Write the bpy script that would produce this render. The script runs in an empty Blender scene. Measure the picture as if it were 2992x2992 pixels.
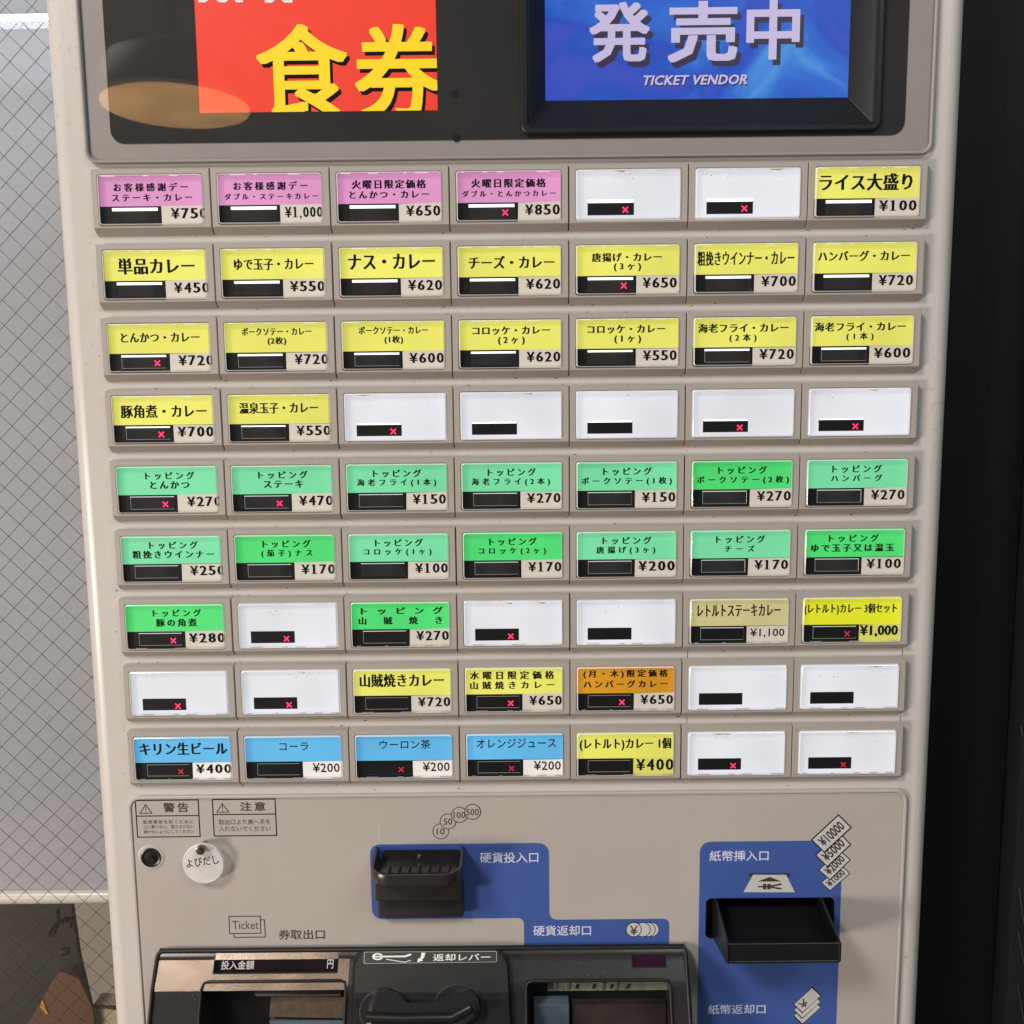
import bpy, bmesh, math, random
from mathutils import Vector, Matrix

# ------------------------------------------------------------------ camera, world, lamps, exposure
SC = bpy.context.scene
COL = SC.collection
rnd = random.Random(7)
UC, VC, DIST, EYE = 217.94, 118.354, 496.3, 1.40       # camera foot on the machine face (mm) and its height (m)
FPX = 2700.0                                           # focal length in pixels of the 2992 px photograph
RX, RY, RZ = 0.1253, 0.0024, -0.0103

def P(u, v, z=0.0):
    """machine face millimetres (u right, v down, z into the machine) -> world metres"""
    return Vector(((u-UC)/1000, z/1000, (VC-v)/1000+EYE))

def rotm():
    x, y, z = RX, RY, RZ
    Rx = Matrix(((1,0,0),(0,math.cos(x),-math.sin(x)),(0,math.sin(x),math.cos(x))))
    Ry = Matrix(((math.cos(y),0,math.sin(y)),(0,1,0),(-math.sin(y),0,math.cos(y))))
    Rz = Matrix(((math.cos(z),-math.sin(z),0),(math.sin(z),math.cos(z),0),(0,0,1)))
    return Rz @ Ry @ Rx
RM = rotm()
def at(px, py, z=0.0):
    """face millimetres of a measured point at depth z"""
    d = RM.transposed() @ Vector(((px-1496)/FPX, (py-1496)/FPX, 1))
    t = (z+DIST)/d.z
    return UC+d.x*t, VC+d.y*t

cd = bpy.data.cameras.new('camera'); cam = bpy.data.objects.new('camera', cd); COL.objects.link(cam)
def ax(r): return Vector((r[0], r[2], -r[1]))
right, down, fwd = ax(RM[0]), ax(RM[1]), ax(RM[2])
cam.matrix_world = Matrix(((right.x, -down.x, -fwd.x, 0), (right.y, -down.y, -fwd.y, -DIST/1000), (right.z, -down.z, -fwd.z, EYE), (0,0,0,1)))
cd.sensor_width = 36; cd.lens = 36*FPX/2992; cd.clip_start = 0.01; cd.clip_end = 100
SC.camera = cam

W = bpy.data.worlds.new("World"); SC.world = W; W.use_nodes = True
W.node_tree.nodes['Background'].inputs[0].default_value = (0.80, 0.88, 1.0, 1)
W.node_tree.nodes['Background'].inputs[1].default_value = 0.10
def area(name, loc, target, size, power, col, size_y=None):
    l = bpy.data.lights.new(name, 'AREA'); l.energy = power; l.color = col; l.size = size
    if size_y: l.shape = 'RECTANGLE'; l.size_y = size_y
    o = bpy.data.objects.new(name, l); COL.objects.link(o); o.location = loc
    o.rotation_euler = (Vector(target)-Vector(loc)).to_track_quat('-Z', 'Y').to_euler()
    return o
area('warm_lamp', (-1.95, -2.1, 3.65), (-0.05, 0, 1.2), 0.75, 90, (1.0, 0.95, 0.91))
area('side_fill', (-2.1, -1.5, 0.9), (-0.2, 0, 1.1), 0.5, 46, (1.0, 0.84, 0.72))  # unseen soft fill, added to warm and brighten the lower left
area('ceiling_lamp', (0.95, -1.3, 2.7), (0.05, 0, 1.3), 0.9, 12, (0.92, 1.0, 0.97), 0.3)
SC.view_settings.view_transform = 'Standard'; SC.view_settings.look = 'None'
SC.view_settings.exposure = 0.0; SC.view_settings.gamma = 1.0

# ------------------------------------------------------------------ materials
def lin(c): return tuple(((x/255)/12.92 if x/255 <= .04045 else ((x/255+.055)/1.055)**2.4) for x in c)
def mat(name, rgb, rough=0.5, metal=0.0, spec=0.5, coat=0.0, vary=0.0, vscale=60, bump=0.0, bscale=900, emit=0.0, ecol=None, stain=0.0, trans=0.0, base=1.0, glowvar=0.0):
    m = bpy.data.materials.new(name); m.use_nodes = True; nt = m.node_tree; n = nt.nodes; L = nt.links
    b = n['Principled BSDF']; c = lin(rgb)
    b.inputs['Roughness'].default_value = rough; b.inputs['Metallic'].default_value = metal
    b.inputs['Specular IOR Level'].default_value = spec; b.inputs['Coat Weight'].default_value = coat
    b.inputs['Coat Roughness'].default_value = 0.05
    b.inputs['Transmission Weight'].default_value = trans
    tc = n.new('ShaderNodeTexCoord'); src = None
    rgbn = n.new('ShaderNodeRGB'); rgbn.outputs[0].default_value = (*c, 1); src = rgbn.outputs[0]
    if vary:
        t = n.new('ShaderNodeTexNoise'); t.inputs['Scale'].default_value = vscale; t.inputs['Detail'].default_value = 6
        L.new(tc.outputs['Object'], t.inputs['Vector'])
        r = n.new('ShaderNodeMapRange'); r.inputs[1].default_value = .3; r.inputs[2].default_value = .7
        r.inputs[3].default_value = 1-vary; r.inputs[4].default_value = 1+vary; L.new(t.outputs[0], r.inputs[0])
        mx = n.new('ShaderNodeVectorMath'); mx.operation = 'SCALE'; L.new(src, mx.inputs[0]); L.new(r.outputs[0], mx.inputs['Scale'])
        src = mx.outputs[0]
    if stain:
        t = n.new('ShaderNodeTexNoise'); t.inputs['Scale'].default_value = 220; t.inputs['Detail'].default_value = 9; t.inputs['Roughness'].default_value = .7
        t2 = n.new('ShaderNodeTexNoise'); t2.inputs['Scale'].default_value = 16; t2.inputs['Detail'].default_value = 3
        L.new(tc.outputs['Object'], t.inputs['Vector']); L.new(tc.outputs['Object'], t2.inputs['Vector'])
        a = n.new('ShaderNodeMapRange'); a.inputs[1].default_value = .55; a.inputs[2].default_value = .74; L.new(t.outputs[0], a.inputs[0])
        d = n.new('ShaderNodeMapRange'); d.inputs[1].default_value = .50; d.inputs[2].default_value = .68; L.new(t2.outputs[0], d.inputs[0])
        mu = n.new('ShaderNodeMath'); mu.operation = 'MULTIPLY'; L.new(a.outputs[0], mu.inputs[0]); L.new(d.outputs[0], mu.inputs[1])
        m2 = n.new('ShaderNodeMath'); m2.operation = 'MULTIPLY'; L.new(mu.outputs[0], m2.inputs[0]); m2.inputs[1].default_value = stain
        mix = n.new('ShaderNodeMix'); mix.data_type = 'RGBA'; L.new(m2.outputs[0], mix.inputs[0]); L.new(src, mix.inputs[6])
        mix.inputs[7].default_value = (*lin((110, 84, 52)), 1); src = mix.outputs[2]
    if base != 1.0:
        bs = n.new('ShaderNodeVectorMath'); bs.operation = 'SCALE'; L.new(src, bs.inputs[0]); bs.inputs['Scale'].default_value = base; L.new(bs.outputs[0], b.inputs['Base Color'])
    else: L.new(src, b.inputs['Base Color'])
    if emit:
        if ecol: b.inputs['Emission Color'].default_value = (*lin(ecol), 1)
        else: L.new(src, b.inputs['Emission Color'])
        b.inputs['Emission Strength'].default_value = emit
        if glowvar:   # lamps behind the card are uneven and differ from button to button
            oi = n.new('ShaderNodeObjectInfo'); g4 = n.new('ShaderNodeTexNoise'); g4.noise_dimensions = '4D'; g4.inputs['Scale'].default_value = 22; g4.inputs['Detail'].default_value = 1
            ml = n.new('ShaderNodeMath'); ml.operation = 'MULTIPLY'; ml.inputs[1].default_value = 40; L.new(oi.outputs['Random'], ml.inputs[0]); L.new(ml.outputs[0], g4.inputs['W'])
            L.new(tc.outputs['Object'], g4.inputs['Vector']); gr = n.new('ShaderNodeMapRange'); gr.inputs[1].default_value = .3; gr.inputs[2].default_value = .7
            gr.inputs[3].default_value = emit*(1-glowvar); gr.inputs[4].default_value = emit*(1+glowvar*.6); L.new(g4.outputs[0], gr.inputs[0]); L.new(gr.outputs[0], b.inputs['Emission Strength'])
    if bump:
        t = n.new('ShaderNodeTexNoise'); t.inputs['Scale'].default_value = bscale; t.inputs['Detail'].default_value = 3
        L.new(tc.outputs['Object'], t.inputs['Vector'])
        bp = n.new('ShaderNodeBump'); bp.inputs['Strength'].default_value = bump; bp.inputs['Distance'].default_value = 0.0002
        L.new(t.outputs[0], bp.inputs['Height']); L.new(bp.outputs[0], b.inputs['Normal'])
    return m
def clear(name, tint=(1,1,1), rough=0.03, ior=1.49, diff=0.0):
    m = bpy.data.materials.new(name); m.use_nodes = True; nt = m.node_tree; n = nt.nodes; L = nt.links
    n.remove(n['Principled BSDF']); out = n['Material Output']
    t = n.new('ShaderNodeBsdfTransparent'); t.inputs[0].default_value = (*tint, 1)
    g = n.new('ShaderNodeBsdfGlossy'); g.inputs['Roughness'].default_value = rough
    f = n.new('ShaderNodeFresnel'); ge = n.new('ShaderNodeNewGeometry'); mr = n.new('ShaderNodeMapRange')
    mr.inputs[3].default_value = ior; mr.inputs[4].default_value = 1/ior; L.new(ge.outputs['Backfacing'], mr.inputs[0]); L.new(mr.outputs[0], f.inputs[0])
    mx = n.new('ShaderNodeMixShader'); L.new(f.outputs[0], mx.inputs[0]); L.new(t.outputs[0], mx.inputs[1]); L.new(g.outputs[0], mx.inputs[2])
    last = mx
    if diff:
        d = n.new('ShaderNodeBsdfDiffuse'); d.inputs[0].default_value = (.85,.85,.85,1)
        m2 = n.new('ShaderNodeMixShader'); m2.inputs[0].default_value = diff; L.new(mx.outputs[0], m2.inputs[1]); L.new(d.outputs[0], m2.inputs[2]); last = m2
    L.new(last.outputs[0], out.inputs['Surface'])
    return m
M = {}
M['body'] = mat('cream_enamel', (193,189,185), .32, vary=.04, vscale=9, bump=.15, stain=.75)
M['bezel'] = mat('greige_plastic', (163,156,149), .45, vary=.03, vscale=30, bump=.35, bscale=1500, stain=.5)
M['frame_print'] = mat('grey_printed_border', (142,136,133), .5, vary=.03)
M['dark_print'] = mat('dark_printed_window', (38,36,35), .6, spec=.2, vary=.15, vscale=18)
M['panel'] = mat('greige_panel', (174,168,162), .38, vary=.03, vscale=14, bump=.1)
M['gap'] = mat('dark_joint', (38,33,28), .8)
M['black'] = mat('black_plastic', (21,21,22), .42, spec=.4, bump=.25, bscale=1400)
M['gloss_black'] = mat('gloss_black_plastic', (19,20,23), .33, bump=.1)
M['charcoal'] = mat('charcoal_satin', (38,36,35), .27, spec=.8, bump=.35, bscale=1800, vary=.06)
M['card_black'] = mat('black_card', (17,16,17), .5, spec=.25)
M['lcd'] = mat('smoked_window', (46,45,45), .22, spec=.4, vary=.45, vscale=70)
M['coal2'] = mat('black_satin', (24,23,23), .36, spec=.5, bump=.3, bscale=1800)
M['blue'] = mat('blue_print', (62,88,156), .42, vary=.03)
M['ink'] = mat('black_ink', (10,8,10), .7, spec=.1)
M['ink_soft'] = mat('charcoal_ink', (58,52,50), .6)
M['ink_white'] = mat('pale_ink', (205,205,225), .6)
M['ink_grey'] = mat('pale_grey_ink', (190,190,188), .6)
M['red'] = mat('red_poster', (220,52,30), .5, vary=.03, emit=.2)
M['yellow_ink'] = mat('yellow_ink', (242,210,8), .5, emit=.1)
M['white_ink'] = mat('white_ink', (225,222,216), .5, emit=.05)
M['cross'] = mat('red_led', (255,30,80), .5, emit=2.2, ecol=(255,38,84))
M['cross_dim'] = mat('dim_red_led', (150,20,30), .5, emit=.6, ecol=(225,40,60))
M['glow'] = mat('painted_edge_glow', (240,250,250), .5, emit=1.0, ecol=(232,246,246))
M['glow_mid'] = mat('painted_gleam', (190,195,195), .5, emit=.55, ecol=(225,235,232))
M['glow_dim'] = mat('painted_edge_glow_dim', (150,150,150), .5, emit=.12, ecol=(200,205,205))
M['clear'] = clear('clear_acrylic')
M['rim'] = clear('acrylic_edge', rough=.1, ior=1.8, diff=.62)
M['cover'] = clear('clear_front_sheet', rough=.02, ior=1.5)
M['steel'] = mat('bright_steel', (200,196,188), .18, metal=1.0)
M['chrome_dark'] = mat('worn_steel', (140,134,126), .25, metal=1.0)
M['grime'] = mat('brown_grime', (70,48,28), .8)
M['seam'] = mat('seam_grey', (90,84,78), .8)  # thin grey joint lines in the front panel
M['maroon'] = mat('dark_maroon_display', (44,12,40), .15)
M['display'] = mat('dark_amount_display', (28,20,22), .2, vary=.3, vscale=200)
M['satin_plate'] = mat('satin_metal_plate', (150,138,122), .16, metal=.9, vary=.2, vscale=300)
M['blueplate'] = mat('blue_grey_plate', (84,98,108), .5, vary=.08, vscale=300)
CARD = {'p': (224,150,202), 'y': (236,234,106), 'Y': (238,240,40), 'g': (122,226,168), 'G': (78,224,118), 'b': (98,188,238), 'w': (226,229,236), 'o': (216,150,26), 's': (206,198,140)}
for k, c in CARD.items():
    M['card_'+k] = mat('lit_card_'+{'p':'pink','y':'yellow','Y':'bright_yellow','g':'green','G':'bright_green','b':'blue','w':'white','o':'amber','s':'straw'}[k], c, .5, vary=.035, vscale=28, emit=.60 if k != 'w' else .66, stain=.7, base=.42, glowvar=.16)
M['price'] = mat('price_paper', (204,198,188), .6, vary=.03, vscale=80, emit=.1)
M['price_white'] = mat('white_price_paper', (232,230,228), .6, emit=.1)
M['price_yellow'] = mat('yellow_price_paper', (230,228,110), .6, emit=.3, base=.6)

# ------------------------------------------------------------------ mesh helpers
def smooth(me, ang=35):
    me.polygons.foreach_set('use_smooth', [True]*len(me.polygons)); me.set_sharp_from_angle(angle=math.radians(ang))
def link(name, me, m, parent=None, label=None):
    o = bpy.data.objects.new(name, me); COL.objects.link(o)
    if m is not None:
        me.materials.clear(); me.materials.append(m)
    if parent is not None: o.parent = parent; o.matrix_parent_inverse = parent.matrix_world.inverted()
    if label: o['label'] = label
    return o
def empty(name, loc, label, cat, group=None):
    o = bpy.data.objects.new(name, None); COL.objects.link(o); o.location = loc; o['label'] = label; o['category'] = cat
    o.empty_display_size = .02
    if group: o['group'] = group
    bpy.context.view_layer.update()
    return o
def rr(u0, v0, u1, v1, r=0.0, n=5):
    """rounded rectangle, 4*(n+1) points; r may be one radius or four (tl, tr, br, bl)"""
    R = [r]*4 if not isinstance(r, (tuple, list)) else r
    R = [max(x, 1e-3) for x in R]; out = []
    for (cx, cy, q, a) in ((u0+R[0], v0+R[0], R[0], 180), (u1-R[1], v0+R[1], R[1], 270), (u1-R[2], v1-R[2], R[2], 0), (u0+R[3], v1-R[3], R[3], 90)):
        for i in range(n+1):
            t = math.radians(a+90*i/n); out.append((cx+q*math.cos(t), cy+q*math.sin(t)))
    return out
class B:
    def __init__(s): s.v = []; s.f = []
    def loft(s, loops, cap0=False, cap1=False, closed=True):
        """loops of (u, v, z), equal counts"""
        b = len(s.v); n = len(loops[0])
        for lp in loops: s.v += [tuple(P(*p)) for p in lp]
        for i in range(len(loops)-1):
            for j in range(n if closed else n-1):
                k = (j+1) % n; s.f.append((b+i*n+j, b+i*n+k, b+(i+1)*n+k, b+(i+1)*n+j))
        if cap0: s.f.append(tuple(b+j for j in range(n))[::-1])
        if cap1: s.f.append(tuple(b+(len(loops)-1)*n+j for j in range(n)))
        return s
    def prism(s, loop, z0, z1, bevel=0.0):
        """2D loop (u, v) from z0 (back) to z1 (front), soft front edge"""
        cu = sum(p[0] for p in loop)/len(loop); cv = sum(p[1] for p in loop)/len(loop)
        L = [[(u, v, z0) for u, v in loop]]
        if bevel:
            def ins(d):
                out = []
                for i in range(len(loop)):
                    a, p, c = Vector(loop[i-1]), Vector(loop[i]), Vector(loop[(i+1) % len(loop)])
                    t = (c-a); t = t.normalized() if t.length > 1e-9 else Vector((1,0)); nn = Vector((-t.y, t.x))
                    if nn.dot(Vector((cu, cv))-p) < 0: nn = -nn
                    out.append(p+nn*d)
                return out
            L.append([(u, v, z1+bevel) for u, v in loop])
            L.append([(q.x, q.y, z1+bevel*.3) for q in ins(bevel*.3)])
            L.append([(q.x, q.y, z1) for q in ins(bevel)])
        else: L.append([(u, v, z1) for u, v in loop])
        return s.loft(L, True, True)
    def box(s, u0, v0, z0, u1, v1, z1, bevel=0.0):
        return s.prism([(u0, v0), (u1, v0), (u1, v1), (u0, v1)] if not bevel else rr(u0, v0, u1, v1, bevel, 2), z0, z1, bevel)
    def flat(s, loop, z):
        b = len(s.v); s.v += [tuple(P(u, v, z)) for u, v in loop]; s.f.append(tuple(range(b, b+len(loop)))); return s
    def cyl(s, u, v, z0, z1, r0, r1=None, n=28, bevel=0):
        r1 = r0 if r1 is None else r1
        c = lambda r, z: [(u+r*math.cos(2*math.pi*i/n), v+r*math.sin(2*math.pi*i/n), z) for i in range(n)]
        L = [c(r0, z0)]
        if bevel: L += [c(r1, z1+bevel), c(r1-bevel*.3, z1+bevel*.3), c(r1-bevel, z1)]
        else: L += [c(r1, z1)]
        return s.loft(L, True, True)
    def tube(s, pts, r, n=6):
        """tube along (u, v, z) points, mm"""
        Q = [P(*p) for p in pts]; b = len(s.v); r /= 1000
        for i, q in enumerate(Q):
            t = (Q[min(i+1, len(Q)-1)]-Q[max(i-1, 0)]).normalized(); a = t.orthogonal().normalized()
            if abs(t.y) < .95: a = t.cross(Vector((0,1,0))).normalized()
            c = t.cross(a)
            for k in range(n):
                th = 2*math.pi*k/n; s.v.append(tuple(q+(a*math.cos(th)+c*math.sin(th))*r))
        for i in range(len(Q)-1):
            for k in range(n):
                s.f.append((b+i*n+k, b+i*n+(k+1) % n, b+(i+1)*n+(k+1) % n, b+(i+1)*n+k))
        s.f.append(tuple(b+k for k in range(n))[::-1]); s.f.append(tuple(b+(len(Q)-1)*n+k for k in range(n)))
        return s
    def build(s, name, m, parent=None, label=None, ang=35, shade=True):
        me = bpy.data.meshes.new(name); me.from_pydata(s.v, [], s.f); me.update()
        bm = bmesh.new(); bm.from_mesh(me); bmesh.ops.recalc_face_normals(bm, faces=bm.faces); bm.to_mesh(me); bm.free()
        if shade: smooth(me, ang)
        return link(name, me, m, parent, label)
def sheet(name, outer, holes, z, m, parent, thick=0.0, label=None):
    """flat sheet with holes (curve fill), optional thickness going back"""
    c = bpy.data.curves.new(name, 'CURVE'); c.dimensions = '2D'; c.fill_mode = 'BOTH'
    for lp in [outer]+holes:
        s = c.splines.new('POLY'); s.points.add(len(lp)-1); s.use_cyclic_u = True
        for p, (u, v) in zip(s.points, lp): p.co = (u/1000, -v/1000, 0, 1)
    o = bpy.data.objects.new(name, c); COL.objects.link(o); bpy.context.view_layer.update()
    me = bpy.data.meshes.new_from_object(o.evaluated_get(bpy.context.evaluated_depsgraph_get())); bpy.data.objects.remove(o)
    V = [tuple(P(v.co.x*1000, -v.co.y*1000, z)) for v in me.vertices]; F = [tuple(p.vertices) for p in me.polygons]
    if thick:
        for lp in [outer]+holes:
            b = len(V); n = len(lp)
            V += [tuple(P(u, v, z)) for u, v in lp]+[tuple(P(u, v, z+thick)) for u, v in lp]
            F += [(b+i, b+(i+1) % n, b+n+(i+1) % n, b+n+i) for i in range(n)]
    m2 = bpy.data.meshes.new(name); m2.from_pydata(V, [], F); m2.update()
    bpy.data.meshes.remove(me)
    return link(name, m2, m, parent, label)
_tc = {}; _asp = {}
RING = [(math.cos(a*math.pi/8), math.sin(a*math.pi/8)) for a in range(16)]
SQ = [(x*k, y*k) for k in (1,) for x in (-1, 0, 1) for y in (-1, 0, 1)]
STY = {'mincho': [(-.050,.004),(-.018,.014),(.018,-.014),(.050,-.004)], 'minchob': [(-.048,0),(-.016,0.006),(.016,-0.006),(.048,0)], 'plain': [(0,0)],
       'gothic': [(x*.012, y*.012) for x, y in RING[::4]], 'bold': [(x*.024, y*.020) for x, y in SQ],
       'black': [(x*.022, y*.013) for x, y in SQ],
       'digit': [(-.040,0),(-.014,.008),(.014,-.008),(.040,0)], 'digitb': [(-.048,0),(-.024,0),(0,0),(.024,0),(.048,0)]}
def text_mesh(body, style='mincho', sp=1.0, shear=0.0):
    """print of a string, thickened by the style, normalised to the unit square (lower left origin)"""
    key = (body, style, sp, shear)
    if key in _tc: return _tc[key]
    c = bpy.data.curves.new('print', 'FONT'); c.body = body; c.space_character = sp; c.shear = shear
    c.resolution_u = 5 if style == 'black' else 2
    o = bpy.data.objects.new('print', c); COL.objects.link(o); bpy.context.view_layer.update()
    m0 = bpy.data.meshes.new_from_object(o.evaluated_get(bpy.context.evaluated_depsgraph_get()))
    bpy.data.objects.remove(o)
    V = [tuple(v.co) for v in m0.vertices]; F = [tuple(p.vertices) for p in m0.polygons]
    bpy.data.meshes.remove(m0)
    vs, fs = [], []
    for k, (dx, dy) in enumerate(STY[style]):
        b = len(vs); vs += [(x+dx, y+dy, k) for x, y, z in V]; fs += [tuple(b+i for i in f) for f in F]
    x0 = min(v[0] for v in vs); x1 = max(v[0] for v in vs); y0 = min(v[1] for v in vs); y1 = max(v[1] for v in vs)
    r = ([((x-x0)/(x1-x0), (y-y0)/(y1-y0), z) for x, y, z in vs], fs)
    _asp[key] = (x1-x0)/(y1-y0)
    _tc[key] = r
    return r
def auto_sp(body, sty, w, h):
    """letter spacing that keeps the glyphs in proportion inside a w x h ink box"""
    if len(body) < 2: return 1.0
    text_mesh(body, sty, 1.0); text_mesh(body, sty, 1.5); a, b = _asp[(body, sty, 1.0, 0.0)], _asp[(body, sty, 1.5, 0.0)]
    return round(min(2.6, max(1.06, (1+.5*(w/h-a)/(b-a))*.96)), 2)
def price_print(body, sty, box, z, m):
    """price in evenly set bold numerals; the 1 has a foot and a flag"""
    adv = {'¥': 1.1, ',': .5}; tot = sum(adv.get(c, 1.0) for c in body); u0, v0, u1, v1 = box
    cw = (u1-u0)/(tot-.2); u = u0; V, F = [], []; H = v1-v0
    def quad(a, b, c, d, k):
        n = len(V); V.extend([tuple(P(a, b, z-k*.006)), tuple(P(c, b, z-k*.006)), tuple(P(c, d, z-k*.006)), tuple(P(a, d, z-k*.006))]); F.append((n, n+1, n+2, n+3))
    for c in body:
        if c == '1':
            m_ = u+cw*.42; sw = cw*(.16 if sty == 'digitb' else .14)
            quad(m_-sw, v0, m_+sw, v1, 0); quad(m_-cw*.3, v1-H*.07, m_+cw*.3, v1, 1); quad(m_-cw*.28, v0+H*.07, m_, v0+H*.15, 1)
        else:
            vs, fs = text_mesh(c, sty); n = len(V)
            w = cw*{'¥': .95, ',': .26}.get(c, .84); a, b = (v1-H*.16, v1+H*.16) if c == ',' else (v0, v1)
            for x, y, k in vs: V.append(tuple(P(u+cw*(.05 if c != ',' else .08)+w*x, b+(a-b)*y, z-k*.006)))
            F.extend(tuple(n+i for i in f) for f in fs)
        u += cw*adv.get(c, 1.0)
    me = bpy.data.meshes.new('price_lettering'); me.from_pydata(V, [], F); me.update()
    return link('price_lettering', me, m)
def prints(name, items, z, m, parent, step=0.012, label=None):
    """items: (body, style, u0, v0, u1, v1[, sp, shear, clip, angle]) ink boxes in face mm; all in one printed part"""
    V, F = [], []
    for it in items:
        body, sty, u0, v0, u1, v1 = it[:6]; sp = it[6] if len(it) > 6 else 1.0; sh = it[7] if len(it) > 7 else 0.0
        frame = it[8] if len(it) > 8 else None
        vs, fs = text_mesh(body, sty, sp, sh); b = len(V)
        for x, y, k in vs:
            if frame:   # (origin, e1, e2): baseline start, along the text, up
                o, e1, e2 = frame; u = o[0]+e1[0]*x+e2[0]*y; v = o[1]+e1[1]*x+e2[1]*y
            else: u = u0+(u1-u0)*x; v = v1+(v0-v1)*y
            V.append(tuple(P(u, v, z-k*step)))
        F += [tuple(b+i for i in f) for f in fs]
    me = bpy.data.meshes.new(name); me.from_pydata(V, [], F); me.update()
    return link(name, me, m, parent, label)
def pxbox(x0, y0, x1, y1, z):
    """measured box -> u0, v0, u1, v1 at depth z"""
    xm, ym = (x0+x1)/2, (y0+y1)/2
    return at(x0, ym, z)[0], at(xm, y0, z)[1], at(x1, ym, z)[0], at(xm, y1, z)[1]

# ------------------------------------------------------------------ the ticket machine
machine = empty('ticket_machine', P(217.9, 1500, 200), 'cream food ticket vending machine with nine rows of lit menu buttons', 'ticket machine')
BU0, BU1 = -21.6, 453.2
zf = 4.5
# body: front sheet with openings, rounded vertical edges, sides
bill_hole = rr(325.8, 406.2, 399.8, 431.0, 3)
mon_hole = rr(225.0, -190, 407.6, -16.6, 3)
front = sheet('front_panel', [(BU0+9, -260), (BU1-9, -260), (BU1-9, 620), (BU0+9, 620)], [bill_hole, mon_hole], zf, M['body'], machine)
def side(u_edge, s):
    prof = [(u_edge-s*9, zf)]
    for i in range(1, 9):
        a = math.radians(90*i/8); prof.append((u_edge-s*9+s*9*math.sin(a), zf+9-9*math.cos(a)))
    prof += [(u_edge, zf+14), (u_edge-s*1.2, zf+14.2), (u_edge-s*1.2, zf+15.4)]
    b = B(); b.loft([[(u, v, z) for u, z in prof] for v in (-260, 620)], closed=False)
    return b.build('door_edge', M['body'], machine, ang=60)
side(BU0, -1); side(BU1, 1)
B().box(BU0-.9, -262, zf+15.5, BU1+.9, 622, 450).build('casing', M['body'], machine)
c = M['gap']

# upper display: printed grey border, dark window, clear sheet in front
disp = rr(-2.6, -190, 436.4, -3.6, (1, 1, 5.5, 5.5))
hole_m = rr(225.4, -189, 407.2, -17.0, 3)
sheet('display_border', disp, [hole_m], 3.5, M['frame_print'], machine, .95)
dp = sheet('display_window', rr(10.7, -189, 422.0, -13.4, (1, 1, 7, 7)), [hole_m, rr(57.4, -180, 180.6, -28.3, .2)], 3.2, M['dark_print'], machine)
poster = sheet('red_poster', [(50, -181), (188, -181), (188, -20), (50, -20)], [], 3.42, M['red'], dp, label='red poster with yellow letters 食券')
x = [(750, 70, 1016, 345), (1036, 70, 1290, 347)]
it = [(ch, 'black', *pxbox(*q, 3.4)) for ch, q in zip('食券', x)]
sh = [(a, s, u0+1.5, v0+1.9, u1+1.5, v1+1.9) for a, s, u0, v0, u1, v1 in it]
prints('lettering_shadow', sh, 3.40, M['ink'], dp, .002)
prints('lettering', it, 3.35, M['yellow_ink'], dp, .002)
b = B()
for q in ([(572, -30), (716, -30), (709, 7), (690, 7), (676, -12), (660, 7), (640, 7), (622, -10), (600, 7), (580, 7)], [(765, -30), (860, -30), (854, 8), (830, 8), (812, -10), (795, 8), (775, 8)]):
    b.flat([at(px, py, 3.4) for px, py in q], 3.34)
b.build('white_lettering', M['white_ink'], dp, shade=False)
for px, py in ((1330, 275), (1334, 403)):
    u, v = at(px, py, 3.2); B().cyl(u, v, 3.2, 3.0, 2.0).build('fixing_dot', M['card_black'], dp)
sheet('clear_sheet', rr(-2.0, -189, 435.8, -4.2, (1, 1, 5, 5)), [hole_m], 2.6, M['cover'], machine)
B().loft([[(u, v, 4.4) for u, v in disp], [(u, v, 2.3) for u, v in disp], [(u, v, 1.9) for u, v in rr(-2.2, -190, 436.0, -4.0, (1, 1, 5.2, 5.2))], [(u, v, 1.9) for u, v in rr(-1.6, -190, 435.4, -4.6, (1, 1, 5, 5))], [(u, v, 2.55) for u, v in rr(-.9, -190, 434.7, -5.3, (1, 1, 4.6, 4.6))]]).build('display_rim', M['frame_print'], machine)

# monitor recessed on the right
mon = B()
def ring(u0, v1, u1, r, z): return [(u, v, z) for u, v in rr(u0, -186, u1, v1, r)]
mon.loft([ring(223.6, -15.4, 409.0, 4.5, 3.4), ring(223.6, -15.4, 409.0, 4.5, 1.6), ring(224.4, -16.2, 408.2, 4, .9), ring(226.6, -18.2, 406.2, 3, .9), ring(227.6, -19.2, 405.2, 2.4, 2.6), ring(228.4, -19.8, 404.6, 1.2, 3.0), ring(236.6, -35.6, 395.8, .2, 14.0)])
mono = mon.build('monitor', M['black'], machine, ang=20)
scr = sheet('screen', [(236.0, -186), (396.4, -186), (396.4, -35.0), (236.0, -35.0)], [], 14.1, None, mono)
def screen_mat():
    m = bpy.data.materials.new('blue_screen'); m.use_nodes = True; n = m.node_tree.nodes; L = m.node_tree.links
    tc = n.new('ShaderNodeTexCoord'); t = n.new('ShaderNodeTexNoise'); t.inputs['Scale'].default_value = 14; t.inputs['Detail'].default_value = 5; t.inputs['Distortion'].default_value = 1.2
    L.new(tc.outputs['Object'], t.inputs['Vector'])
    r = n.new('ShaderNodeValToRGB'); e = r.color_ramp.elements
    e[0].position = .28; e[0].color = (*lin((78, 82, 190)), 1); e[1].position = .74; e[1].color = (*lin((92, 172, 230)), 1)
    a = e.new(.45); a.color = (*lin((34, 76, 186)), 1); a = e.new(.58); a.color = (*lin((44, 104, 204)), 1)
    L.new(t.outputs[0], r.inputs[0]); p = n['Principled BSDF']
    p.inputs['Base Color'].default_value = (.01, .01, .02, 1); p.inputs['Roughness'].default_value = .25
    L.new(r.outputs[0], p.inputs['Emission Color']); p.inputs['Emission Strength'].default_value = .95
    return m
scr.data.materials.append(screen_mat())
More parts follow.
